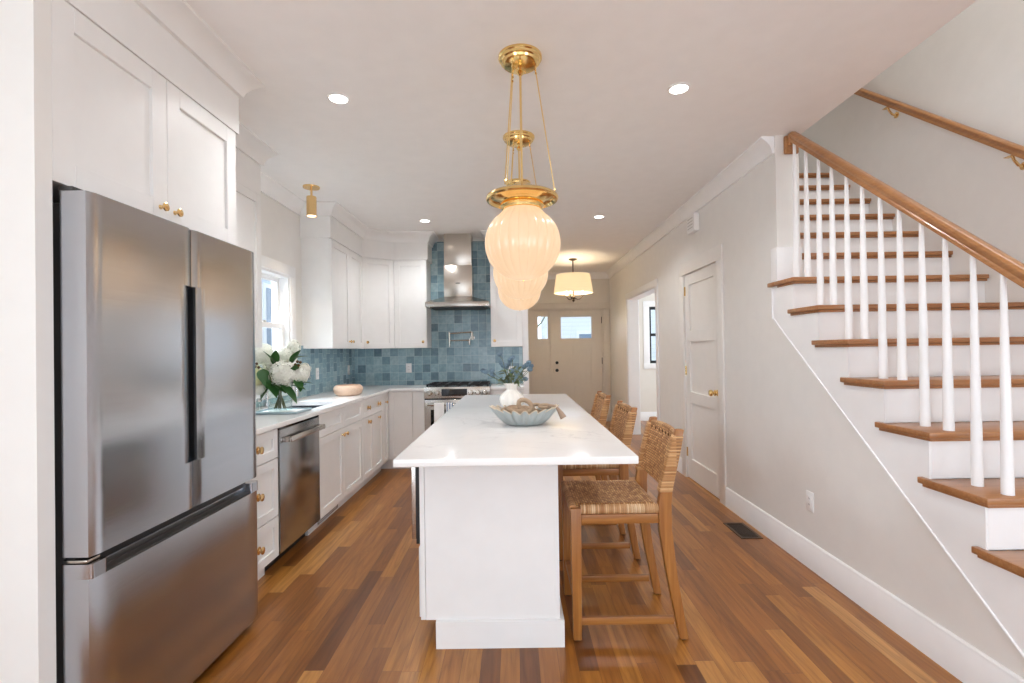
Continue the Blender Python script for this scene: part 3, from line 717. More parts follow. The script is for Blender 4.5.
# counter with a sink cut-out, built from butt-joined boxes with an eased front edge
for (a,b_,c_,d) in ((XL,XC-.004,2.435,SY0),(XL,SX0,SY0,SY1),(SX1,XC-.004,SY0,SY1),(XL,XC-.004,SY1,YC+.004),(XL,-1.028,YC+.004,YB-.0125)): slab(m,a,b_,c_,d)
m.sweep([(XC-.004,2.435),(XC-.004,YC+.004),(-1.028,YC+.004)], [(0,.8835),(.003,.8835),(.004,.886),(.004,.911),(.002,CT),(0,CT)])
wt = obj('worktop', m, 'quartz'); tag(wt, 'white quartz worktop turning the corner from the refrigerator to the range', 'worktop')
m = MB().box(-.289,.098,YC,YB-.0125,.8835,CT,.002); wt2 = obj('worktop', m, 'quartz'); tag(wt2, 'short white quartz worktop right of the range', 'worktop')
# sink
sk = thing('sink', 'undermount stainless sink under the window', 'sink', (-1.71,3.8,.67))
m = MB().box(SX0-.01,SX0,SY0-.01,SY1+.01,.68,.8825).box(SX1,SX1+.01,SY0-.01,SY1+.01,.68,.8825).box(SX0,SX1,SY0-.01,SY0,.68,.8825).box(SX0,SX1,SY1,SY1+.01,.68,.8825).box(SX0-.01,SX1+.01,SY0-.01,SY1+.01,.67,.68)
obj('basin', m, 'steel', sk); obj('drain', MB().cyl((-1.71,3.8,.68),.045,.004), 'chrome', sk)
fa = thing('faucet', 'chrome gooseneck faucet arching over the sink behind the flowers', 'faucet', (-1.96,3.84,CT))
m = MB().cyl((-1.955,3.84,CT+.001),.026,.035).tube([(-1.955,3.84,CT+.03),(-1.955,3.84,1.16)]+[(-1.85-.13*math.cos(a),3.84,1.16+.11*math.sin(a)) for a in [i*PI/12 for i in range(1,12)]]+[(-1.72,3.84,1.16),(-1.72,3.84,1.08)], .011, 12)
obj('spout', m, 'chrome', fa); obj('spray_head', MB().cyl((-1.72,3.84,.99),.014,.09), 'chrome', fa)
obj('lever', MB().tube([(-1.98,3.865,CT+.05),(-1.97,3.93,CT+.075)],[.007,.005]), 'chrome', fa)

# ---- dishwasher
dw = thing('dishwasher', 'dark stainless dishwasher with bar handle', 'dishwasher', (-1.75,3.26,0))
obj('body', MB().box(XL+.03,-1.462,2.962,3.566,.11,.8815), 'darkgap', dw)
obj('front_panel', MB().box(-1.4615,-1.432,2.965,3.563,.118,.865,.004), 'steeld', dw)
obj('control_strip', MB().box(-1.4615,-1.436,2.965,3.563,.8655,.8815), 'blackgloss', dw)
obj('toe_kick', MB().box(-1.56,-1.545,2.962,3.566,0,.109), 'black', dw)
hm = MB().box(-1.392,-1.372,3.0,3.53,.783,.818,.008).box(-1.4315,-1.39,3.0,3.03,.785,.816,.005).box(-1.4315,-1.39,3.5,3.53,.785,.816,.005)
obj('handle', hm, 'steelx', dw)

# ---- refrigerator
FXF = -1.285; fy0, fy1 = 1.478, 2.436; fm = 1.957
rf = thing('refrigerator', 'stainless french door refrigerator with bottom freezer drawer', 'refrigerator', (-1.6,1.95,0))
obj('body', MB().box(XL+.05,-1.385,fy0+.018,fy1-.018,.035,1.80,.004), 'darkgap', rf)
obj('plinth', MB().box(XL+.1,-1.40,fy0+.03,fy1-.03,0,.0345), 'black', rf)
def fridge_door(y0,y1,z0,z1,pocket=None):
    # softly crowned front with rounded vertical edges, pocket handle cut into one side
    m = MB(); n = 18; pts = []
    for i in range(n+1):
        t = i/n; y = y0+(y1-y0)*t
        e = min(t,1-t)*(y1-y0); r = .009
        x = FXF + (0 if e >= r else -(r-math.sqrt(max(0,r*r-(r-e)**2))))
        pts.append((x,y))
    pts = [(-1.372,y0)]+pts+[(-1.372,y1)]
    m.prism(pts,'z',z0,z1); return m
PK0, PK1 = .905, 1.60
def notch(d, y0, y1, z0, z1, x0=-1.325):
    # door panel made of stacked slices around the pocket
    pass
def door_with_pocket(y0, y1, z0, z1, side):
    m = fridge_door(y0,y1,PK1,z1); m2 = fridge_door(y0,y1,z0,PK0)
    me = bpy.data.meshes.new('t'); m2.bm.to_mesh(me); m.bm.from_mesh(me); bpy.data.meshes.remove(me); m2.bm.free()
    a, b_ = (y0, y1-.026) if side > 0 else (y0+.026, y1)
    m3 = fridge_door(a,b_,PK0,PK1); me = bpy.data.meshes.new('t'); m3.bm.to_mesh(me); m.bm.from_mesh(me); bpy.data.meshes.remove(me); m3.bm.free()
    yy = (y1-.026,y1) if side > 0 else (y0,y0+.026)
    m.box(-1.372,-1.335,yy[0],yy[1],PK0,PK1)
    return m
da = obj('door', door_with_pocket(fy0, fm-.002, .722, 1.83, 1), 'steel', rf)
db = obj('door', door_with_pocket(fm+.002, fy1, .722, 1.83, -1), 'steel', rf)
obj('pocket_handle', MB().box(-1.334,-1.315,fm-.027,fm-.0021,PK0+.002,PK1-.002), 'darkgap', da)
obj('pocket_handle', MB().box(-1.334,-1.315,fm+.0021,fm+.010,PK0+.002,PK1-.002), 'darkgap', db)
fz = fridge_door(fy0, fy1, .04, .655)
for a, b_ in ((fy0,fy0+.06),(fy1-.06,fy1)): 
    m3 = fridge_door(a,b_,.655,.70); me = bpy.data.meshes.new('t'); m3.bm.to_mesh(me); fz.bm.from_mesh(me); bpy.data.meshes.remove(me); m3.bm.free()
fz.box(-1.372,-1.33,fy0+.06,fy1-.06,.655,.68)
dr = obj('freezer_drawer', fz, 'steel', rf)
obj('pocket_handle', MB().box(-1.3295,-1.290,fy0+.061,fy1-.061,.6555,.659), 'darkgap', dr)
obj('gasket_recess_shade', MB().box(-1.372,-1.345,fy0+.01,fy1-.01,.7005,.7215).box(-1.372,-1.3305,fy0+.061,fy1-.061,.6805,.7005), 'black', rf)  # door gasket, plus a black plate painting shade into the freezer recess
for y_ in (fy0+.03,fy1-.03): obj('hinge_cover', MB().box(-1.384,-1.34,y_-.022,y_+.022,1.8305,1.848,.004), 'darkgap', rf)
obj('hinge', MB().box(-1.372,-1.30,fy0+.002,fy0+.05,.7025,.712,.002), 'nickel', rf)

# ---- range
rx0, rx1, ry0 = -1.029,-.290,5.475
rg = thing('range', 'stainless slide in gas range with black grates and five knobs', 'range', (-.66,5.78,0))
obj('body', MB().box(rx0+.004,rx1-.004,5.52,YB-.015,.08,.90), 'steeld', rg)
obj('cooktop', MB().box(rx0,rx1,5.50,YB-.015,.901,.925,.004), 'steelx', rg)
obj('control_panel', MB().prism([(5.475,.80),(5.53,.80),(5.53,.90),(5.49,.926),(5.482,.926)],'x',rx0,rx1,.002), 'steelx', rg)
obj('display', MB().box(-.83,-.545,5.470,5.474,.825,.905), 'blackgloss', rg)
for i, kx in enumerate((-.968,-.885,-.505,-.425,-.345)):
    k = MB(T(kx,5.477,.862) @ R(x=PI/2)); k.lathe([(0,0),(.031,0),(.031,.006),(.026,.009),(.0255,.032),(.02,.037),(0,.038)]); 
    obj('knob', k, 'nickel', rg)
od = obj('oven_door', MB().box(rx0+.003,rx1-.003,5.478,5.519,.235,.785,.003), 'steelx', rg)
obj('oven_window', MB().box(-.955,-.362,5.474,5.4775,.33,.675,.001,1), 'blackgloss', od)
hm = MB().tube([(rx0+.05,5.425,.735),(rx1-.05,5.425,.735)], .013, 14).cyl((rx0+.07,5.478,.735),.009,.053,Mx=R(x=PI/2)).cyl((rx1-.07,5.478,.735),.009,.053,Mx=R(x=PI/2))
obj('handle', hm, 'steelx', od)
obj('gap_strip', MB().box(rx0+.004,rx1-.004,5.485,5.519,.787,.799), 'black', rg)
obj('drawer', MB().box(rx0+.003,rx1-.003,5.48,5.519,.085,.228,.003), 'steelx', rg)
obj('plinth', MB().box(rx0+.03,rx1-.03,5.56,6.0,0,.079), 'black', rg)
for gx0, gx1 in ((rx0+.02,-.79),(-.785,-.532),(-.527,rx1-.02)):
    g = MB(); z=.955
    for yy in (5.53,5.68,5.83,5.98): g.box(gx0,gx1,yy-.006,yy+.006,z-.012,z,.002)
    for xx in (gx0+.006,(gx0+gx1)/2,gx1-.006): g.box(xx-.006,xx+.006,5.53,5.98,z-.012,z,.002)
    for xx in (gx0+.008,gx1-.008):
        for yy in (5.54,5.97): g.box(xx-.007,xx+.007,yy-.007,yy+.007,.9255,z-.01)
    obj('grate', g, 'iron', rg)
    for yy in ((5.64,5.87) if gx0 < -.8 or gx0 > -.6 else (5.76,)):
        cx_ = (gx0+gx1)/2
        obj('burner', MB().lathe([(0,.9255),(.048,.9255),(.046,.934),(.032,.936),(.03,.942),(0,.943)],(cx_,yy,0)), 'iron', rg)
def towel(label, x0, x1, zb, mat, group=None):
    m = MB(); n = 14
    b = bmesh.new(); prof = [(5.4065,zb),(5.4065,.68),(5.4065,.735)]+[(5.425-.0185*math.cos(a),.735+.0185*math.sin(a)) for a in (PI/4,PI/2,3*PI/4)]+[(5.4435,.735),(5.4435,.60),(5.4435,zb+.06)]
    prof2 = [(5.4025,zb),(5.4025,.735)]+[(5.425-.0225*math.cos(a),.735+.0225*math.sin(a)) for a in (PI/4,PI/2,3*PI/4)]+[(5.4475,.735),(5.4475,zb+.06)]
    m.prism(prof+prof2[::-1],'x',x0,x1)
    o = obj('dish_towel', m, mat); tag(o, label, 'towel'); return o
towel('plain white towel hanging on the oven handle', -.905,-.795,.34,'towel')
towel('blue striped towel hanging on the oven handle', -.775,-.70,.36,'towelb')
# ---- hood
hd = thing('range_hood', 'stainless chimney range hood on the blue tile wall', 'range hood', (-.66,5.85,1.84))
obj('canopy_lip', MB().box(-1.03,-.297,5.62,YB-.013,1.84,1.895,.002), 'steelx', hd)
obj('canopy', MB().frustum((-1.028,-.299,5.622,YB-.013),1.8955,(-.84,-.503,5.83,YB-.013),1.975), 'steelh', hd)
obj('chimney', MB().box(-.84,-.503,5.83,YB-.013,1.9755,2.35,.002).box(-.835,-.508,5.835,YB-.013,2.35,CH-.001,.002), 'steelh', hd)
obj('filter', MB().box(-.98,-.35,5.66,6.04,1.832,1.8395), 'darkgap', hd)
obj('nameplate', MB().box(-.70,-.645,5.8275,5.8295,2.132,2.142), 'darkgap', hd)
# ---- pot filler
pf = thing('pot_filler', 'brushed nickel folding pot filler over the range', 'pot filler', (-.7,6.0,1.4))
m = MB(T(-.53,YB-.0125,1.49) @ R(x=PI/2)); m.cyl((0,0,0),.028,.012).cyl((0,0,.012),.011,.055)
obj('wall_flange', m, 'nickel', pf)
m = MB().tube([(-.53,6.02,1.46),(-.53,6.02,1.56)],.013).tube([(-.53,6.02,1.56),(-.80,5.96,1.54)],.009).tube([(-.80,5.96,1.56),(-.80,5.96,1.44)],.012).tube([(-.80,5.96,1.455),(-.55,5.90,1.455)],.009)
obj('arm', m, 'nickel', pf)
obj('spout', MB().tube([(-.55,5.90,1.475),(-.55,5.90,1.40)],[.011,.009]).tube([(-.80,5.96,1.44),(-.80,5.96,1.38)],[.011,.009]), 'nickel', pf)
# ---- outlets
def outlet(label, Mx, kind='decora', group=None):
    t = thing('wall_outlet', label, 'outlet', Mx.to_translation(), group=group)
    m = MB(Mx); m.box(-.035,.035,-.006,0,-.058,.058,.002); obj('cover_plate', m, 'plastic', t)
    m = MB(Mx); m.box(-.017,.017,-.009,-.0062,-.034,.034,.001); ins = obj('receptacle', m, 'plastic', t)
    m = MB(Mx)
    for zc in (-.018,.018):
        for xx in (-.006,.006): m.box(xx-.001,xx+.001,-.0095,-.0091,zc-.005,zc+.005)
    obj('slots', m, 'darkgap', ins)
    return t
outlet('white outlet in the blue tile left of the range', T(-1.326,YB-.0121,1.125))
outlet('white outlet in the blue tile behind the island flower vase', T(-.058,YB-.0121,1.07))
outlet('white outlet on the left tile wall nearer the flowers', T(XL+.0121,4.93,1.12) @ R(z=PI/2))
outlet('white outlet on the left tile wall nearer the corner', T(XL+.0121,5.86,1.12) @ R(z=PI/2))
outlet('white outlet low on the wall under the stairs', T(XR-.0001,2.93,.40) @ R(z=-PI/2))

# ---- island
isl = thing('kitchen_island', 'white island cabinet with plain end panel facing the camera', 'island', (-.12,3.3,0))
iy0, iy1 = 2.205, 4.30
obj('body', MB().box(-.43,.178,iy0+.021,iy1,.122,BT), 'cab', isl)
obj('end_panel', MB().box(-.417,.181,iy0,iy0+.020,.122,BT,.001,1).box(-.441,-.419,iy0+.002,iy0+.020,.122,BT,.001,1).box(.165,.1835,iy0-.003,iy0-.0005,.122,BT), 'cab', isl)
obj('plinth', MB().sweep([(-.372,iy0+.004),(.184,iy0+.004),(.184,iy1)], [(0,0),(.018,0),(.018,.118),(.006,.1215),(0,.1215)]).box(-.372,.184,iy0+.004,iy1,0,.1215), 'cab', isl)
def idoor(y1_, w_, z0_, z1_, name='door', kn=None): return cab_door(isl, w_, z1_-z0_, FNX(-.431,y1_,z0_), name, kn=kn)
idoor(2.84,.612,.124,.44,'drawer'); idoor(3.45,.60,.124,.70,'door',[(.04,.53)]); idoor(3.45,.60,.706,.876,'drawer',[(.3,.085)])
idoor(4.06,.60,.124,.70,'door',[(.04,.53)]); idoor(4.06,.60,.706,.876,'drawer',[(.3,.085)])
mw = thing('microwave_drawer', 'stainless microwave drawer in the island side', 'microwave', (-.46,2.55,.46))
obj('front_panel', MB().box(-.482,-.4615,2.232,2.836,.475,.868,.003), 'steelx', mw)
obj('trim_frame', MB().box(-.461,-.4315,2.228,2.84,.455,.88), 'black', mw)
obj('display', MB().box(-.484,-.4825,2.30,2.77,.80,.85), 'blackgloss', mw)
m = MB()
ix0,ix1,jy0,jy1 = -.476,.468,1.882,4.587
m.box(ix0,ix1,jy0,jy1,.8835,CT,.004,3)
wt3 = obj('worktop', m, 'quartz'); tag(wt3, 'large white quartz island worktop with faint grey veins', 'worktop')

# ================================================================ STAIRCASE
SX = 1.72
zt = lambda n: 1.759-.2*(9-n) if n < 9 else 1.755+.194*(n-9)
yn = lambda n: 3.021-.245*(9-n)
st = thing('staircase', 'staircase with oak treads, white risers, white balusters and an oak handrail', 'staircase', (2.3,2.2,0))
for n in range(1,16):
    x0 = XR if n <= 9 else XW+.002
    y_, z_ = yn(n), zt(n)
    t = MB()
    if n <= 9:
        e = y_+.315 if n < 9 else 3.24
        # tread board with mitred return nosing on the open side
        t.prism([(SX,y_),(XS-.0005,y_),(XS-.0005,y_+.272),(XR,y_+.272),(XR-.001,e),(SX,e)] if n<9 else [(SX,y_),(XS-.0005,y_),(XS-.0005,y_+.272),(XW+.002,y_+.272),(XW+.002,3.2455),(SX,3.2455)],'z',z_-.026,z_,.004)
        t.box(SX+.014,XS-.0005,y_+.012,y_+.029,z_-.040,z_-.0265,.003); t.box(SX+.014,SX+.018+.01,y_+.029,e-.01,z_-.040,z_-.0265,.002)
        if n == 9: t.box(SX,XR-.0005,3.246,3.33,z_-.026,z_,.004)
    else:
        t.box(x0,XS-.0005,y_,y_+.272,z_-.026,z_,.004); t.box(x0,XS-.0005,y_+.012,y_+.029,z_-.040,z_-.0265,.003)
    obj('tread', t, 'oakx', st)
    zb = zt(n-1) if n > 1 else 0
    obj('riser', MB().box(x0+.0,XS-.0005,y_+.030,y_+.046,zb+.0005,z_-.0265), 'trim', st)
# saw-tooth stringer face (white) on the open side
low = lambda y: .249+.794*(y-1.707)
pts = [(1.42,.16),(1.593,.16),(3.30,low(3.30)),(3.30,1.718)]
for n in range(9,2,-1):
    pts += [(yn(n)+.031, zt(n)-.041), (yn(n)+.031, zt(n-1)-.041)]
pts += [(yn(2)+.031, zt(2)-.041),(yn(2)+.031,.16)]
seen=[]; 
for q in pts:
    if not seen or (abs(q[0]-seen[-1][0])>1e-4 or abs(q[1]-seen[-1][1])>1e-4): seen.append(q)
pts = [q for q in seen if q != (1.42,.16)]
obj('stringer', MB().prism(pts,'x',XR-.009,XR-.0005), 'trim', st)
a0 = (XR-.011, 1.60, low(1.60)+.006); a1 = (XR-.011, 3.30, low(3.30)+.006)
bd = MB().tube([a0,a1],.0045,8); bd.box(XR-.018,XR-.004,3.293,3.30,low(3.3),1.718); obj('bead_moulding', bd, 'trim', st)
obj('base_block', MB().box(XR-.012,XR-.0005,3.2505,3.312,1.7605,1.985,.002).box(XR-.012,XW+.001,3.235,3.2495,1.7605,1.985,.002), 'trim', st)
# wall below the flight
pw = [(1.30,0),(3.25,0),(3.25,1.70)]
for n in range(9,1,-1): pw += [(yn(n)+.048, zt(n)-.045),(yn(n)+.048, zt(n-1)-.045)]
pw = [q for q in pw if q[0] < 3.249 or q[0]==3.25]
pw[-1] = (1.354, zt(1)-.045); pw += [(1.30, zt(1)-.045)]
struct('wall_under_stairs', MB().prism(pw,'x',XR,XR+.11), 'wall', 'off white wall panel under the open stair flight', 'wall')
# balusters
rail_top = lambda y: 1.625+.79*(y-1.79)
for n in range(4,10):
    for dy in (.045,.165):
        y_ = yn(n)+dy; z0_ = zt(n)+.0003; z1_ = rail_top(y_)-.052
        L = z1_-z0_
        obj('baluster', MB().lathe([(0,0),(.0195,0),(.0195,.02*L),(.0188,.12*L),(.0165,.4*L),(.0128,.7*L),(.0098,.9*L),(.0088,L),(0,L)],(1.84,y_,z0_),18), 'trim', st)
ya, yb_ = 1.35, 3.19
sl = .79; ux = Vector((0,1,sl)).normalized()
prof = [(-.024,-.028),(-.018,-.031),(.018,-.031),(.024,-.028),(.025,-.016),(.021,-.008),(.024,.0),(.029,.008),(.029,.018),(.022,.027),(.010,.031),(-.010,.031),(-.022,.027),(-.029,.018),(-.029,.008),(-.024,.0),(-.021,-.008),(-.025,-.016)]
def rail_mb(x, y0_, y1_, zfun, prof, k=1.0):
    b = MB(); bm_ = bmesh.new(); nrm = Vector((0,-sl,1)).normalized(); rr = []
    for y_ in (y0_, y1_):
        c0 = Vector((x,y_,zfun(y_)))-nrm*.031*k
        # cut vertically at the ends
        ring = []
        for p_, q_ in prof:
            v = c0 + Vector((p_*k,0,0)) + nrm*q_*k; v = v + ux*((y_-v.y)/ux.y); ring.append(bm_.verts.new(v))
        rr.append(ring)
    n = len(prof)
    for k_ in range(n): bm_.faces.new((rr[0][k_], rr[0][(k_+1)%n], rr[1][(k_+1)%n], rr[1][k_]))
    bm_.faces.new(rr[0][::-1]); bm_.faces.new(rr[1]); bmesh.ops.recalc_face_normals(bm_, faces=bm_.faces[:]); b._merge(bm_); return b
hr = obj('handrail', rail_mb(1.84, ya, yb_, rail_top, prof, .92), 'oaky', st)
obj('rail_end', MB().box(1.815,1.865,3.1905,3.222,2.645,2.722,.004), 'oaky', hr)
obj('rosette', MB().box(1.80,1.895,3.2225,3.2495,2.60,2.722,.012,3), 'oaky', hr)
# wall handrail
wl = lambda y: 2.418+.80*(y-2.736)
wh = thing('wall_handrail', 'oak handrail mounted on the stairwell wall with brass brackets', 'handrail', (2.83,3.2,2.8))
obj('rail', rail_mb(2.865, 1.2, 4.6, lambda y: wl(y)+.008, prof, .85), 'oaky', wh)
for y_ in (2.80, 3.72, 1.8, 4.4):
    z_ = wl(y_)-.068
    b = MB(T(XS-.001,y_,z_-.06) @ R(y=-PI/2)); b.cyl((0,0,0),.022,.006)
    b2 = MB().tube([(XS-.008,y_,z_-.06),(XS-.035,y_,z_-.055),(XS-.06,y_+.0,z_-.025),(2.867,y_,z_+.0)],[.009,.008,.007,.008],10).box(2.85,2.88,y_-.035,y_+.035,z_-.003,z_+.001)
    me = bpy.data.meshes.new('t'); b2.bm.to_mesh(me); b.bm.from_mesh(me); bpy.data.meshes.remove(me); b2.bm.free()
    obj('bracket', b, 'brass', wh)

# ================================================================ STOOLS
def make_stool():
    t = thing('counter_stool', 'x', 'stool', (0,0,0), group='woven counter stools along the island')
    # local frame: faces -x (towards the island); x 0..0.5 , y 0..0.47
    W_ = .455; fxx, rxx = .022, .432
    L = lambda mb: mb
    # front legs
    for y_ in (.022, W_-.022+.0):
        m = MB().bar((fxx,y_,0.006),(fxx,y_,.604),.038,.048,.036,.044)
        l = obj('leg', m, 'honey', t, local=True); obj('glide', MB().cyl((fxx,y_,0),.012,.0058), 'rubber', l, local=True)
    # rear legs: splay back below, lean back above the seat
    for y_ in (.020, W_-.020):
        m = MB(); b = bmesh.new()
        sec = [(0.006,.506,.040),(.30,.455,.048),(.50,.430,.058),(.62,.428,.060),(.70,.439,.054),(.85,.474,.044),(.955,.503,.036)]
        rings=[]
        for z_, x_, w_ in sec: rings.append([b.verts.new((x_+a*w_/2, y_+c_*.036/2, z_)) for a, c_ in ((-1,-1),(1,-1),(1,1),(-1,1))])
        for p_, q_ in zip(rings, rings[1:]):
            for k in range(4): b.faces.new((p_[k], p_[(k+1)%4], q_[(k+1)%4], q_[k]))
        b.faces.new(rings[0][::-1]); b.faces.new(rings[-1]); bmesh.ops.recalc_face_normals(b, faces=b.faces[:])
        ed = [e for e in b.edges if abs(e.verts[0].co.z-e.verts[1].co.z) > .01 or e.verts[0].co.z > .95]
        bmesh.ops.bevel(b, geom=ed, offset=.005, segments=2, affect='EDGES', profile=.5); m._merge(b)
        l = obj('leg', m, 'honey', t, local=True); obj('glide', MB().cyl((.506,y_,0),.012,.0058), 'rubber', l, local=True)
    # apron rails
    obj('seat_rail', MB().box(.046,.399,.010,.030,.530,.573,.002), 'honeyx', t, local=True)
    obj('seat_rail', MB().box(.046,.399,W_-.030,W_-.010,.530,.573,.002), 'honeyx', t, local=True)
    obj('seat_rail', MB().box(.012,.032,.045,W_-.045,.530,.573,.002), 'honeyx', t, local=True)
    obj('seat_rail', MB().box(.412,.434,.039,W_-.039,.530,.573,.002), 'honeyx', t, local=True)
    # stretchers
    obj('stretcher', MB().box(.0405,.463,.012,.032,.070,.104,.003), 'honeyx', t, local=True)
    obj('stretcher', MB().box(.0405,.463,W_-.032,W_-.012,.070,.104,.003), 'honeyx', t, local=True)
    obj('footrest', MB().box(.010,.034,.0405,W_-.0405,.165,.195,.003), 'honeyx', t, local=True)
    # woven seat: dished top
    m = MB(); b = bmesh.new(); nx, ny = 26, 26; vv = []
    for i in range(nx+1):
        row = []
        for j in range(ny+1):
            u, v = i/nx, j/ny; x_ = .004+u*.398; y_ = .026+v*(W_-.052)
            e = min(u,1-u)*.398; f = min(v,1-v)*(W_-.052); edge = min(e,f)
            z_ = .617 - .010*math.sin(PI*u)*math.sin(PI*v) - (.010*(1-min(1,edge/.014))**2)
            z_ += .0012*math.sin(i*2.4)*math.sin(j*2.4)
            row.append(b.verts.new((x_,y_,z_)))
        vv.append(row)
    for i in range(nx):
        for j in range(ny): b.faces.new((vv[i][j],vv[i+1][j],vv[i+1][j+1],vv[i][j+1]))
    # underside
    lo = [[b.verts.new((x.co.x,x.co.y,0.5735)) for x in (r[0], r[-1])] for r in (vv[0], vv[-1])]
    rim = [vv[i][0] for i in range(nx+1)]
    b.faces.new([vv[i][0] for i in range(nx+1)]+[lo[1][0],lo[0][0]]); b.faces.new([vv[i][-1] for i in range(nx,-1,-1)]+[lo[0][1],lo[1][1]])
    b.faces.new([vv[0][j] for j in range(ny,-1,-1)]+[lo[0][0],lo[0][1]]); b.faces.new([vv[-1][j] for j in range(ny+1)]+[lo[1][1],lo[1][0]])
    b.faces.new([lo[0][0],lo[1][0],lo[1][1],lo[0][1]]); bmesh.ops.recalc_face_normals(b, faces=b.faces[:]); m._merge(b)
    seat = obj('seat', m, 'weaveseat', t, local=True)
    # cane wrapped seat edges
    obj('seat_edge', MB().tube([(.046,.022,.594),(.400,.022,.594)], .022, 12, sx=1.0, sy=.75, up=(0,0,1)), 'wrapx', seat, local=True)
    obj('seat_edge', MB().tube([(.046,W_-.022,.594),(.400,W_-.022,.594)], .022, 12, sx=1.0, sy=.75, up=(0,0,1)), 'wrapx', seat, local=True)
    obj('seat_edge', MB().tube([(.010,.020,.598),(.010,W_-.020,.598)], .021, 12, sx=1.0, sy=.8, up=(0,0,1)), 'wrapy', seat, local=True)
    # backrest: woven panel bowed backwards, hung between wrapped posts
    m = MB(); b = bmesh.new(); ny, nz = 20, 16; fr_=[]; bk=[]
    for i in range(nz+1):
        z_ = .690+(.928-.690)*i/nz; xc = .437+(z_-.70)*.248; rf_, rb_ = [], []
        for j in range(ny+1):
            v = j/ny; y_ = .039+v*(W_-.078); bow = .012*math.sin(PI*v)
            zz = z_ + (.008*math.sin(PI*v) if i==nz else 0) - (.010*math.sin(PI*v) if i==0 else 0)
            rf_.append(b.verts.new((xc-.012+bow,y_,zz))); rb_.append(b.verts.new((xc+.010+bow,y_,zz)))
        fr_.append(rf_); bk.append(rb_)
    for g in (fr_, bk):
        for i in range(nz):
            for j in range(ny): b.faces.new((g[i][j],g[i+1][j],g[i+1][j+1],g[i][j+1]))
    for i in range(nz):
        for j in (0, ny): b.faces.new((fr_[i][j],fr_[i+1][j],bk[i+1][j],bk[i][j]))
    for j in range(ny):
        for i in (0, nz): b.faces.new((fr_[i][j],fr_[i][j+1],bk[i][j+1],bk[i][j]))
    bmesh.ops.recalc_face_normals(b, faces=b.faces[:]); m._merge(b)
    bk_ = obj('backrest', m, 'weaveback', t, local=True)
    pw_ = lambda z_: (.437+(z_-.70)*.248)
    for y_ in (.020, W_-.020):
        m = MB(); b = bmesh.new(); rings=[]
        for z_, w_ in ((.672,.062),(.70,.060),(.78,.056),(.86,.052),(.928,.047)):
            rings.append([b.verts.new((pw_(z_)+a*w_/2, y_+c_*.046/2, z_)) for a, c_ in ((-1,-1),(1,-1),(1,1),(-1,1))])
        for p_, q_ in zip(rings, rings[1:]):
            for k in range(4): b.faces.new((p_[k], p_[(k+1)%4], q_[(k+1)%4], q_[k]))
        b.faces.new(rings[0][::-1]); b.faces.new(rings[-1]); bmesh.ops.recalc_face_normals(b, faces=b.faces[:])
        bmesh.ops.bevel(b, geom=b.edges[:], offset=.006, segments=2, affect='EDGES', profile=.5); m._merge(b)
        obj('post_wrap', m, 'wrapz', bk_, local=True)
    # knotted loops along the top rail
    kn = MB()
    for k in range(7):
        y_ = .07+k*(W_-.14)/6; v = (y_-.039)/(W_-.078); bow = .012*math.sin(PI*v); z_ = .912
        kn.ball((pw_(z_)-.013+bow,y_,z_),.008,1,(.5,.45,1.3))
    obj('lacing', kn, M['dark_lace'], bk_, local=True)
    obj('top_roll', MB().tube([(pw_(.932)-.001+.012*math.sin(PI*v),.042+v*(W_-.084),.930+.008*math.sin(PI*v)) for v in [i/14 for i in range(15)]], .014, 10), 'wrapy', bk_, local=True)
    return t
M['dark_lace'] = plain('dark_cane', (96,62,34), .7)  # dark brown colour of the backrest lacing
stool = make_stool()
tag(stool, 'woven cane counter stool nearest the camera, in full view beside the island')
for i, y_ in enumerate((2.225, 3.075, 3.925)):
    o = stool if i == 0 else copy_tree(stool)
    o.location = (.243, y_, 0)
    if i == 1: o['label'] = 'woven cane counter stool between the nearest stool and the farthest one'
    if i == 2: o['label'] = 'woven cane counter stool farthest from the camera, only its back showing'

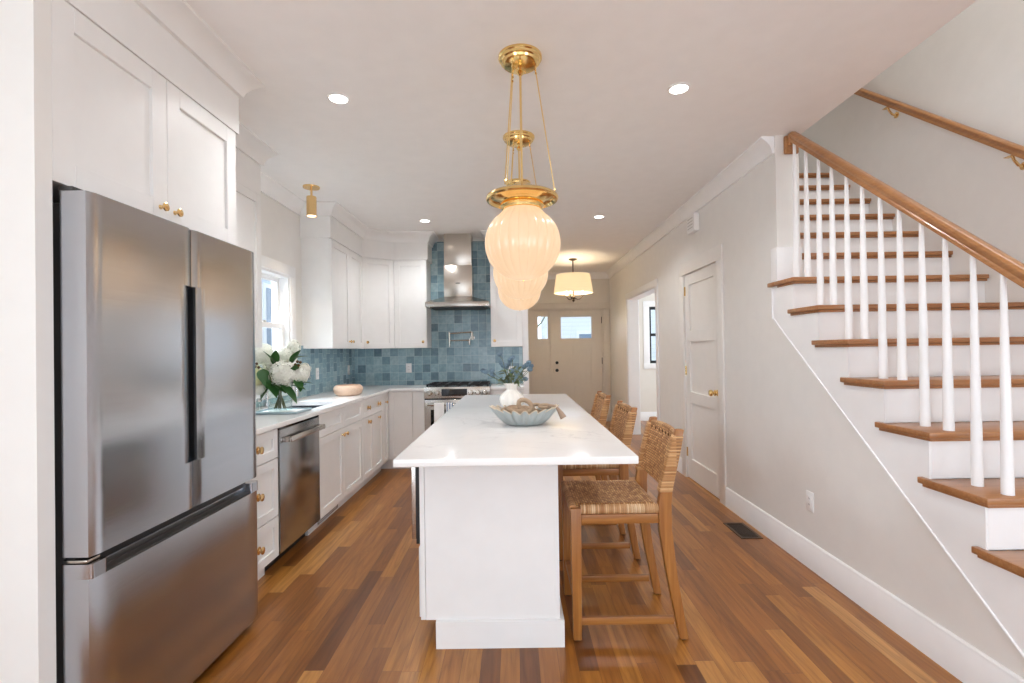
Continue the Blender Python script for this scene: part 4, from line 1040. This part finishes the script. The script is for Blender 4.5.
# ================================================================ LIGHTS
def rod(m, a, b_, r, n=8): m.tube([a,b_], r, n)
def make_pendant():
    t = thing('pendant_light', 'x', 'pendant light', (0,0,0), group='ribbed opal globe pendants over the island')
    zc = CH
    obj('canopy', MB().lathe([(0,zc-.0002),(.104,zc-.0002),(.104,zc-.010),(.098,zc-.014),(.096,zc-.024),(.088,zc-.028),(.084,zc-.038),(.074,zc-.043),(0,zc-.043)],n=48), 'brassp', t, local=True)
    m = MB().lathe([(0,zc-.0435),(.012,zc-.0435),(.014,zc-.055),(.008,zc-.062),(.014,zc-.072),(.016,zc-.082),(.006,zc-.092),(0,zc-.092)],n=16)
    rod(m,(0,0,zc-.09),(0,0,2.12),.0055); obj('rod', m, 'brassp', t, local=True)
    for k in range(3):
        a = 2*PI*k/3
        p0 = (.07*math.cos(a),.07*math.sin(a),zc-.044); p1 = (.158*math.cos(a),.158*math.sin(a),2.075)
        m = MB().tube([p0,p1],.0028,6)
        for f_ in (.03,.06,.97): m.ball(tuple(p0[i]+(p1[i]-p0[i])*f_ for i in range(3)),.0065,1)
        obj('hanging_rod', m, 'brassp', t, local=True)
    # flared ring plate with rolled rim and stepped neck
    rg_ = [(.03,2.125),(.04,2.118),(.055,2.10),(.09,2.088),(.10,2.078),(.14,2.070),(.160,2.066),(.171,2.058),(.173,2.048),(.168,2.040),(.160,2.038),(.155,2.044),(.150,2.050),(.110,2.040),(.100,2.030),(.104,2.024),(.104,2.014),(.098,2.008),(.098,1.998),(.092,1.994),(.085,1.996),(.08,2.03),(.03,2.06),(.03,2.125)]
    obj('ring_plate', MB().lathe(rg_, n=64), 'brassp', t, local=True)
    gp = [(.088,1.996)]
    for i in range(1,29):
        a = PI*i/29
        z_ = 1.838+.178*math.cos(a)*(1 if a > PI/2 else .93); r_ = .181*math.sin(a)**.93
        if z_ < 1.993 and not (a < .8 and r_ < .10): gp.append((r_, z_))
    gp += [(.012,1.6605),(0,1.660)]
    rib = lambda a, r, z: 1-.030*(1-abs(math.cos(12*a)))**1.5*min(1,r/.06)
    obj('globe', MB().lathe(gp, n=192, rib=rib), 'globe', t, local=True)
    obj('finial', MB().ball((0,0,1.658),.004,1), 'brassp', t, local=True)
    return t
pd = make_pendant()
for i, (y_, lb) in enumerate(((2.335,'nearest ribbed opal globe pendant on brass rods, largest of the three'),(3.215,'middle ribbed opal globe pendant, partly hidden behind the nearest'),(4.095,'farthest ribbed opal globe pendant, lowest in the photo'))):
    o = pd if i == 0 else copy_tree(pd)
    o.location = (.043, y_, 0); o['label'] = lb
# hall semi flush light
hx, hy = .915, 7.6
hl = thing('hall_ceiling_light', 'cream drum shade ceiling light with bronze arms in the hall', 'ceiling light', (hx,hy,CH))
obj('canopy', MB().lathe([(0,CH-.0002),(.065,CH-.0002),(.062,CH-.012),(.03,CH-.025),(.012,CH-.03),(0,CH-.03)],(hx,hy,0)), 'bronze', hl)
m = MB().tube([(hx,hy,CH-.03),(hx,hy,2.12)],.009).lathe([(0,2.06),(.008,2.065),(.022,2.09),(.014,2.105),(.03,2.12),(.03,2.14),(.012,2.155),(0,2.155)],(hx,hy,0),20)
obj('stem', m, 'bronze', hl)
for k in range(3):
    a = 2*PI*k/3+.1; ca, sa = math.cos(a), math.sin(a)
    m = MB().tube([(hx+ca*d,hy+sa*d,z_) for d,z_ in ((.02,2.13),(.06,2.105),(.10,2.11),(.135,2.135),(.15,2.165))],.007).lathe([(0,2.165),(.02,2.165),(.024,2.175),(.0,2.178)],(hx+ca*.15,hy+sa*.15,0),14)
    ar = obj('arm', m, 'bronze', hl)
    obj('candle', MB().cyl((hx+ca*.15,hy+sa*.15,2.178),.011,.07), M['bulb'], ar)
sh = [(.300,2.20),(.303,2.20),(.262,2.485),(.259,2.485),(.300,2.20)]
obj('lamp_shade', MB().lathe(sh,(hx,hy,0),64), 'shade', hl)
obj('spider', MB().tube([(hx-.258,hy,2.475),(hx+.258,hy,2.475)],.003).tube([(hx,hy-.258,2.475),(hx,hy+.258,2.475)],.003), 'bronze', hl)
l = bpy.data.lights.new('hall_bulb','POINT'); l.energy = 14; l.color = (1,.80,.55); l.shadow_soft_size = .06
lo = bpy.data.objects.new('hall_bulb', l); C.objects.link(lo); lo.parent = hl; lo.location = (0,0,2.33-CH)
# spot over the sink
sp = thing('ceiling_spotlight', 'brass cylinder ceiling spotlight in front of the kitchen window', 'ceiling light', (-1.70,4.12,CH))
obj('canopy', MB().lathe([(0,CH-.0002),(.068,CH-.0002),(.066,CH-.012),(0,CH-.014)],(-1.70,4.12,0)), 'brass', sp)
obj('stem', MB().cyl((-1.70,4.12,CH-.085),.009,.072), 'brass', sp)
obj('cylinder', MB().lathe([(0,CH-.085),(.038,CH-.085),(.040,CH-.09),(.040,CH-.25),(.036,CH-.25),(.034,CH-.235),(0,CH-.235)],(-1.70,4.12,0)), 'brass', sp)
obj('lens', MB().cyl((-1.70,4.12,CH-.245),.033,.004), M['spotlens'], sp)
l = bpy.data.lights.new('spot_bulb','SPOT'); l.energy = 14; l.color = (1,.84,.62); l.spot_size = 1.5; l.spot_blend = .6; l.shadow_soft_size = .03
lo = bpy.data.objects.new('spot_bulb', l); C.objects.link(lo); lo.parent = sp; lo.location = (0,0,-.255)
# recessed downlights
def downlight(x, y, label, group='recessed ceiling downlights'):
    t = thing('recessed_downlight', label, 'ceiling light', (x,y,CH), group=group)
    obj('trim_ring', MB().lathe([(.046,CH-.0005),(.062,CH-.0005),(.060,CH-.004),(.048,CH-.006),(.046,CH-.0005)],(x,y,0),32), 'plastic', t)
    obj('lens', MB().cyl((x,y,CH-.004),.0455,.003,32), M['downlight'], t)
    l = bpy.data.lights.new('downlight_beam','SPOT'); l.energy = DOWN_W if y > 1 else DOWN_W*.25; l.color = (.96,.975,1); l.spot_size = 2.5; l.spot_blend = .7; l.shadow_soft_size = .05
    lo = bpy.data.objects.new('downlight_beam', l); C.objects.link(lo); lo.parent = t; lo.location = (0,0,-.012)
downlight(-.955,2.69,'recessed round downlight, nearer one left of the pendants')
downlight(.905,2.64,'recessed round downlight, nearer one right of the pendants')
downlight(-.948,5.24,'recessed round downlight, farther one near the range hood')
downlight(.907,5.18,'recessed round downlight, farther one toward the hall')
for x_, y_ in ((-.95,.2),(.9,.2),(-.95,-2.2),(.9,-2.2)):
    downlight(x_, y_, 'unseen recessed round downlight added in the living area behind the camera', 'added downlights behind the camera')  # unseen lamps added to even out the room light

# ================================================================ SMALL THINGS ON WALLS AND FLOOR
ch = thing('door_chime', 'white louvred door chime box high on the long wall', 'door chime', (1.72,4.70,2.43))
obj('box', MB().box(1.70,XR-.0005,4.60,4.80,2.435,2.60,.004), 'plastic', ch)
lv = MB()
for k in range(4): lv.box(1.697,1.6998,4.64,4.77,2.47+k*.03,2.478+k*.03)
obj('louvres', lv, 'toe', ch)
fv = thing('floor_vent', 'brown metal floor vent grille set in the oak floor by the long wall', 'vent', (1.62,3.55,0))
m = MB().box(1.545,1.565,3.39,3.70,.0003,.004,.001,1).box(1.675,1.695,3.39,3.70,.0003,.004,.001,1).box(1.565,1.675,3.39,3.412,.0003,.004).box(1.565,1.675,3.678,3.70,.0003,.004)
obj('frame', m, 'ventm', fv)
obj('dark_well', MB().box(1.565,1.675,3.412,3.678,.0002,.0012), 'black', fv)
m = MB()
for k in range(12): m.box(1.566,1.674,3.424+k*.022,3.428+k*.022,.0013,.0035)
obj('slats', m, 'ventm', fv)
kv = thing('toe_kick_vent', 'grey vent grille in the toe kick under the sink cabinet', 'vent', (-1.52,3.95,.03))
m = MB()
for k in range(5): m.box(-1.5265,-1.5245,3.75,4.15,.032+k*.012,.038+k*.012)
m.box(-1.5268,-1.5235,3.74,3.75,.024,.096).box(-1.5268,-1.5235,4.15,4.16,.024,.096).box(-1.5268,-1.5235,3.74,4.16,.018,.025).box(-1.5268,-1.5235,3.74,4.16,.095,.10)
obj('grille', m, 'steel', kv)

# ================================================================ ON THE COUNTERS
def floret(b, c, nrm, r, rnd):
    nrm = nrm.normalized(); t = nrm.orthogonal().normalized(); u = nrm.cross(t); a0 = rnd.random()*PI
    for k in range(4):
        a = a0+k*PI/2; d = math.cos(a)*t+math.sin(a)*u; e = -math.sin(a)*t+math.cos(a)*u
        p0 = c; p1 = c+d*r*.6+e*r*.42+nrm*r*.25; p2 = c+d*r*1.05+nrm*r*.1; p3 = c+d*r*.6-e*r*.42+nrm*r*.25
        v = [b.verts.new(p) for p in (p0,p1,p2,p3)]; b.faces.new(v)
def bloom_mb(c, r, n, seed, sc=(1,1,1), fr=.24):
    rnd = random.Random(seed); m = MB(); c = Vector(c); m.ball(c, r*.74, 2, sc); b = bmesh.new()
    for i in range(n):
        z = 1-2*(i+.5)/n; a = i*2.39996; q = math.sqrt(1-z*z); d = Vector((q*math.cos(a),q*math.sin(a),z))
        p = Vector((d.x*sc[0],d.y*sc[1],d.z*sc[2]))*r*(.82+.22*rnd.random())
        floret(b, c+p, d+Vector((rnd.uniform(-.2,.2),)*3), r*fr, rnd)
    m._merge(b); return m
def leaf_into(m, base, tip, w_, fold=.25, up=Vector((0,0,1))):
    base, tip = Vector(base), Vector(tip); d = tip-base; L = d.length; d.normalize()
    s_ = d.cross(up); s_ = s_.normalized() if s_.length > 1e-3 else d.orthogonal().normalized(); n_ = s_.cross(d)
    b = bmesh.new(); N = 8; rows = []
    for i in range(N+1):
        t = i/N; hw = w_*.5*math.sin(PI*t**.8)**.9 if 0<t<1 else .0005
        c = base+d*L*t - n_*L*.18*(t*t) + n_*L*.06
        rows.append([b.verts.new(c-s_*hw+n_*hw*fold), b.verts.new(c), b.verts.new(c+s_*hw+n_*hw*fold)])
    for p_, q_ in zip(rows, rows[1:]):
        b.faces.new((p_[0],p_[1],q_[1],q_[0])); b.faces.new((p_[1],p_[2],q_[2],q_[1]))
    m._merge(b)
ty = thing('serving_tray', 'pale blue grey rectangular tray under the glass vase of white flowers', 'tray', (-1.62,3.44,CT))
tm = MB().box(-1.79,-1.49,3.32,3.56,CT+.0005,CT+.008,.003); tm.box(-1.795,-1.785,3.315,3.565,CT+.004,CT+.018,.003).box(-1.495,-1.485,3.315,3.565,CT+.004,CT+.018,.003).box(-1.785,-1.495,3.315,3.325,CT+.004,CT+.018,.003).box(-1.785,-1.495,3.555,3.565,CT+.004,CT+.018,.003)
obj('tray_body', tm, 'tray', ty)
obj('cloth_liner', MB().box(-1.775,-1.505,3.335,3.545,CT+.0082,CT+.0105,.001,1), 'towel', ty)
vx, vy, vz = -1.665, 3.46, CT+.011
vs_ = thing('glass_vase', 'clear glass cylinder vase holding the white flowers', 'vase', (vx,vy,vz))
obj('glass', MB().lathe([(0,vz),(.074,vz),(.079,vz+.006),(.080,vz+.175),(.077,vz+.175),(.075,vz+.012),(0,vz+.012)],(vx,vy,0),48), 'vaseglass', vs_)
bq = thing('flower_bouquet', 'bouquet of white hydrangea blooms with dark green leaves', 'flowers', (vx,vy,vz+.013))
rnd = random.Random(3)
blooms = [(-1.61,3.40,1.185,.088,'petal',(1,1,1)),(-1.52,3.44,1.175,.060,'petal',(1.15,1,1)),(-1.49,3.45,1.22,.036,'petal',(1.3,1,1)),(-1.80,3.48,1.325,.078,'petal',(1,1,1)),(-1.63,3.50,1.315,.062,'petal',(1.1,1,.9)),(-1.585,3.50,1.365,.046,'petal',(1,1,1.25)),(-1.83,3.42,1.155,.082,'petaly',(1,1,1.1)),(-1.74,3.52,1.25,.07,'petal',(1,1,1.15)),(-1.70,3.56,1.17,.06,'petal',(1,1,1)),(-1.765,3.38,1.08,.035,'petal',(1,1,1))]
for i,(x_,y_,z_,r_,mt,sc) in enumerate(blooms):
    obj('bloom', bloom_mb((x_,y_,z_), r_*1.04, 130, i, sc, .23), mt, bq)
    top = Vector((x_,y_,z_-r_*.5)); a = rnd.uniform(0,2*PI); rr = rnd.uniform(.02,.055)
    foot = Vector((vx-(x_-vx)*.18+rr*.3*math.cos(a), vy+rr*.5*math.sin(a), vz+.016)); mid = Vector((vx+(x_-vx)*.12, vy+(y_-vy)*.12, vz+.17))
    obj('stem', MB().tube([foot, (foot+mid)/2, mid, (mid+top)/2+Vector((0,0,.01)), top],[.005,.0048,.0045,.004,.0035],7), 'stem', bq)
for (bx,by,bz,tx,tyy,tz,w_) in ((-1.66,3.42,1.20,-1.72,3.37,1.36,.075),(-1.68,3.42,1.24,-1.655,3.38,1.36,.06),(-1.56,3.42,1.25,-1.50,3.40,1.36,.07),(-1.55,3.43,1.28,-1.44,3.40,1.32,.06),(-1.64,3.38,1.12,-1.48,3.34,1.00,.09),(-1.56,3.38,1.10,-1.44,3.36,1.09,.07),(-1.68,3.40,1.12,-1.56,3.33,1.07,.09),(-1.72,3.40,1.14,-1.62,3.33,1.04,.085),(-1.70,3.40,1.10,-1.75,3.34,1.02,.08),(-1.74,3.42,1.12,-1.86,3.36,1.03,.08),(-1.60,3.42,1.10,-1.41,3.40,1.14,.06),(-1.54,3.40,1.18,-1.50,3.36,1.26,.06),(-1.72,3.40,1.2,-1.70,3.34,1.10,.09),(-1.75,3.40,1.22,-1.73,3.35,1.13,.08),(-1.53,3.40,1.15,-1.47,3.36,1.07,.07)):
    m = MB(); leaf_into(m, (bx,by,bz),(tx,tyy,tz),w_); m2 = obj('leaf', m, 'leaf', bq)
bm_ = MB()
for (x_,y_,z_) in ((-1.775,3.36,1.26),(-1.76,3.355,1.235),(-1.785,3.36,1.24),(-1.50,3.37,1.27),(-1.49,3.365,1.245),(-1.515,3.37,1.25),(-1.48,3.37,1.265)):
    bm_.ball((x_,y_,z_),.011,1)
obj('berry_cluster', bm_, 'berry', bq)
sh_ = thing('shaker', 'small clear and chrome shaker beside the glass vase on the tray', 'shaker', (-1.765,3.365,CT+.011))
obj('glass_body', MB().lathe([(0,CT+.011),(.021,CT+.011),(.022,CT+.03),(.015,CT+.07),(.016,CT+.085),(0,CT+.085)],(-1.765,3.365,0),20), 'vaseglass', sh_)
obj('cap', MB().lathe([(0,CT+.0852),(.018,CT+.0852),(.019,CT+.098),(.012,CT+.108),(0,CT+.11)],(-1.765,3.365,0),20), 'chrome', sh_)
bx_, by_ = -1.625, 4.75
wb = thing('wooden_bowl', 'pale round wooden bowl on the left counter', 'bowl', (bx_,by_,CT))
obj('bowl_body', MB().lathe([(0,CT+.0005),(.095,CT+.0005),(.122,CT+.018),(.137,CT+.055),(.137,CT+.072),(.128,CT+.090),(.112,CT+.101),(.100,CT+.099),(.112,CT+.088),(.120,CT+.070),(.118,CT+.05),(.09,CT+.02),(0,CT+.012)],(bx_,by_,0),64), 'palewood', wb)

# island vase
ax_, ay_ = -.03, 3.5
iv = thing('ribbed_vase', 'white melon ribbed vase on the island behind the scalloped bowl', 'vase', (ax_,ay_,CT))
ribf = lambda a, r, z: 1-.05*abs(math.sin(7*a))**4*(1 if r > .03 else 0)
obj('vase_body', MB().lathe([(0,CT+.0005),(.050,CT+.0005),(.066,CT+.014),(.083,CT+.040),(.088,CT+.065),(.083,CT+.088),(.066,CT+.108),(.046,CT+.124),(.037,CT+.134),(.038,CT+.145),(.050,CT+.165),(.059,CT+.180),(.054,CT+.180),(.040,CT+.160),(.030,CT+.14),(.030,CT+.10),(0,CT+.09)],(ax_,ay_,0),112,rib=lambda a,r,z: ribf(a,r,z)), 'porcelain', iv)
fb = thing('flower_bouquet', 'small blue scabious flowers with olive leaves in the white vase', 'flowers', (ax_,ay_,CT+.12))
k_ = 490/3.5
pos = [(499.5,351,1.9),(510,357,2.3),(512.5,354.5,1.9),(503,362,2.5),(506,363.5,2.2),(482.5,367,2),(485.5,368,2.2),(491.5,367,2),(492,371.5,2.2),(511.5,367.5,2.4),(524,364,2.2),(526.5,362,2.2),(528.5,359.5,2.1),(529.5,366,2.3),(531,363,2),(525,376,2),(501,360,1.9),(508,361,1.9)]
for i,(px_,py_,r_) in enumerate(pos):
    x_ = (px_-515.2)/k_; z_ = 1.3274-(py_-346.9)/k_; y_ = ay_+rnd.uniform(-.05,.05)
    obj('bloom', bloom_mb((x_,y_,z_), r_*1.2/k_, 34, 50+i, (1,1,.85), .42), 'petalb', fb)
    obj('stem', MB().tube([(ax_+rnd.uniform(-.01,.01),ay_,CT+.125),(ax_+(x_-ax_)*.3,ay_+(y_-ay_)*.3,CT+.19),(ax_+(x_-ax_)*.75,y_,z_-.04),(x_,y_,z_-.006)],[.002,.002,.0016,.0014],6), 'stem', fb)
for i in range(64):
    a = rnd.uniform(0,2*PI); R_ = rnd.uniform(.03,.13); z_ = rnd.uniform(1.085,1.20)
    b_ = Vector((ax_+math.cos(a)*R_*.6, ay_+math.sin(a)*R_*.4, z_-.005)); d = Vector((math.cos(a)*1.0+rnd.uniform(-.4,.4), math.sin(a)*.7, rnd.uniform(-.5,.7))).normalized()
    m = MB(); leaf_into(m, b_, b_+d*rnd.uniform(.035,.06), rnd.uniform(.022,.034)); obj('leaf', m, 'leafo', fb)

# scalloped bowl
cx_, cy_ = .045, 2.72
sb = thing('scalloped_bowl', 'blue grey ruffled clam shell bowl on the island', 'bowl', (cx_,cy_,CT))
def shell_pt(a, t, o):
    ru = math.cos(20*a)*.5+.5
    r = (.078+.092*t**.8)*(1+(.20*t**.7+.02)*(ru-.5)) - o
    z = CT+.001+.078*t**1.45 + .022*t**2*(ru-.5) + .014*t*abs(math.cos(a))**2
    return Vector((cx_+r*math.cos(a)*1.03, cy_+r*math.sin(a)*.74, z + (o*1.1 if t < .2 else 0)))
b = bmesh.new(); NA, NT = 240, 16
outr = [[b.verts.new(shell_pt(2*PI*i/NA, j/NT, 0)) for i in range(NA)] for j in range(NT+1)]
inr = [[b.verts.new(shell_pt(2*PI*i/NA, j/NT, .006)) for i in range(NA)] for j in range(NT+1)]
for g in (outr, inr):
    for j in range(NT):
        for i in range(NA): b.faces.new((g[j][i],g[j][(i+1)%NA],g[j+1][(i+1)%NA],g[j+1][i]))
    b.faces.new(g[0])
rim = MB(); rb = bmesh.new()
for i in range(NA): b.faces.new((outr[-1][i],outr[-1][(i+1)%NA],inr[-1][(i+1)%NA],inr[-1][i]))
bmesh.ops.recalc_face_normals(b, faces=b.faces[:]); m = MB(); m._merge(b); obj('shell_body', m, 'clay', sb)
rp = [shell_pt(2*PI*i/NA,1,.003)+Vector((0,0,.001)) for i in range(NA+1)]
obj('rim', MB().tube(rp, .0034, 6, cap=False), 'clayrim', sb)
# wooden link chain in the bowl
wc_ = thing('wooden_link_chain', 'chain of carved wooden links lying in the scalloped bowl, end hanging over the rim', 'decoration', (cx_,cy_,CT+.06))
def link(c, L, W2, r, Mx):
    pts = [Vector((L*math.cos(a),W2*math.sin(a),0)) for a in [2*PI*i/28 for i in range(29)]]
    pts = [(T(*c) @ Mx) @ p for p in pts]; return MB().tube(pts, r, 10, cap=False)
for c_, L_, W_, r_, Mx in (((cx_-.035,cy_-.02,CT+.085),.052,.030,.015,R(.3,.1,.2)),((cx_+.006,cy_-.01,CT+.105),.044,.028,.013,R(1.3,.5,-.5)),((cx_+.0,cy_+.03,CT+.075),.045,.028,.013,R(.2,-.2,1.2)),((cx_+.075,cy_+.03,CT+.088),.034,.022,.010,R(.9,.2,.3)),((cx_+.115,cy_+.02,CT+.098),.030,.019,.009,R(.3,.0,.1)),((cx_-.10,cy_+.0,CT+.075),.032,.020,.010,R(.5,-.2,.9))):
    obj('link', link(c_,L_,W_,r_,Mx), 'bead', wc_)
m = MB().tube([(cx_+.135,cy_-.005,CT+.106),(cx_+.165,cy_-.035,CT+.104),(cx_+.182,cy_-.045,CT+.092)],.007,8)
m.tube([(cx_+.180,cy_-.044,CT+.094),(cx_+.198,cy_-.052,CT+.066),(cx_+.212,cy_-.058,CT+.042)],[.008,.015,.019],12)
obj('tassel', m, 'rope', wc_)
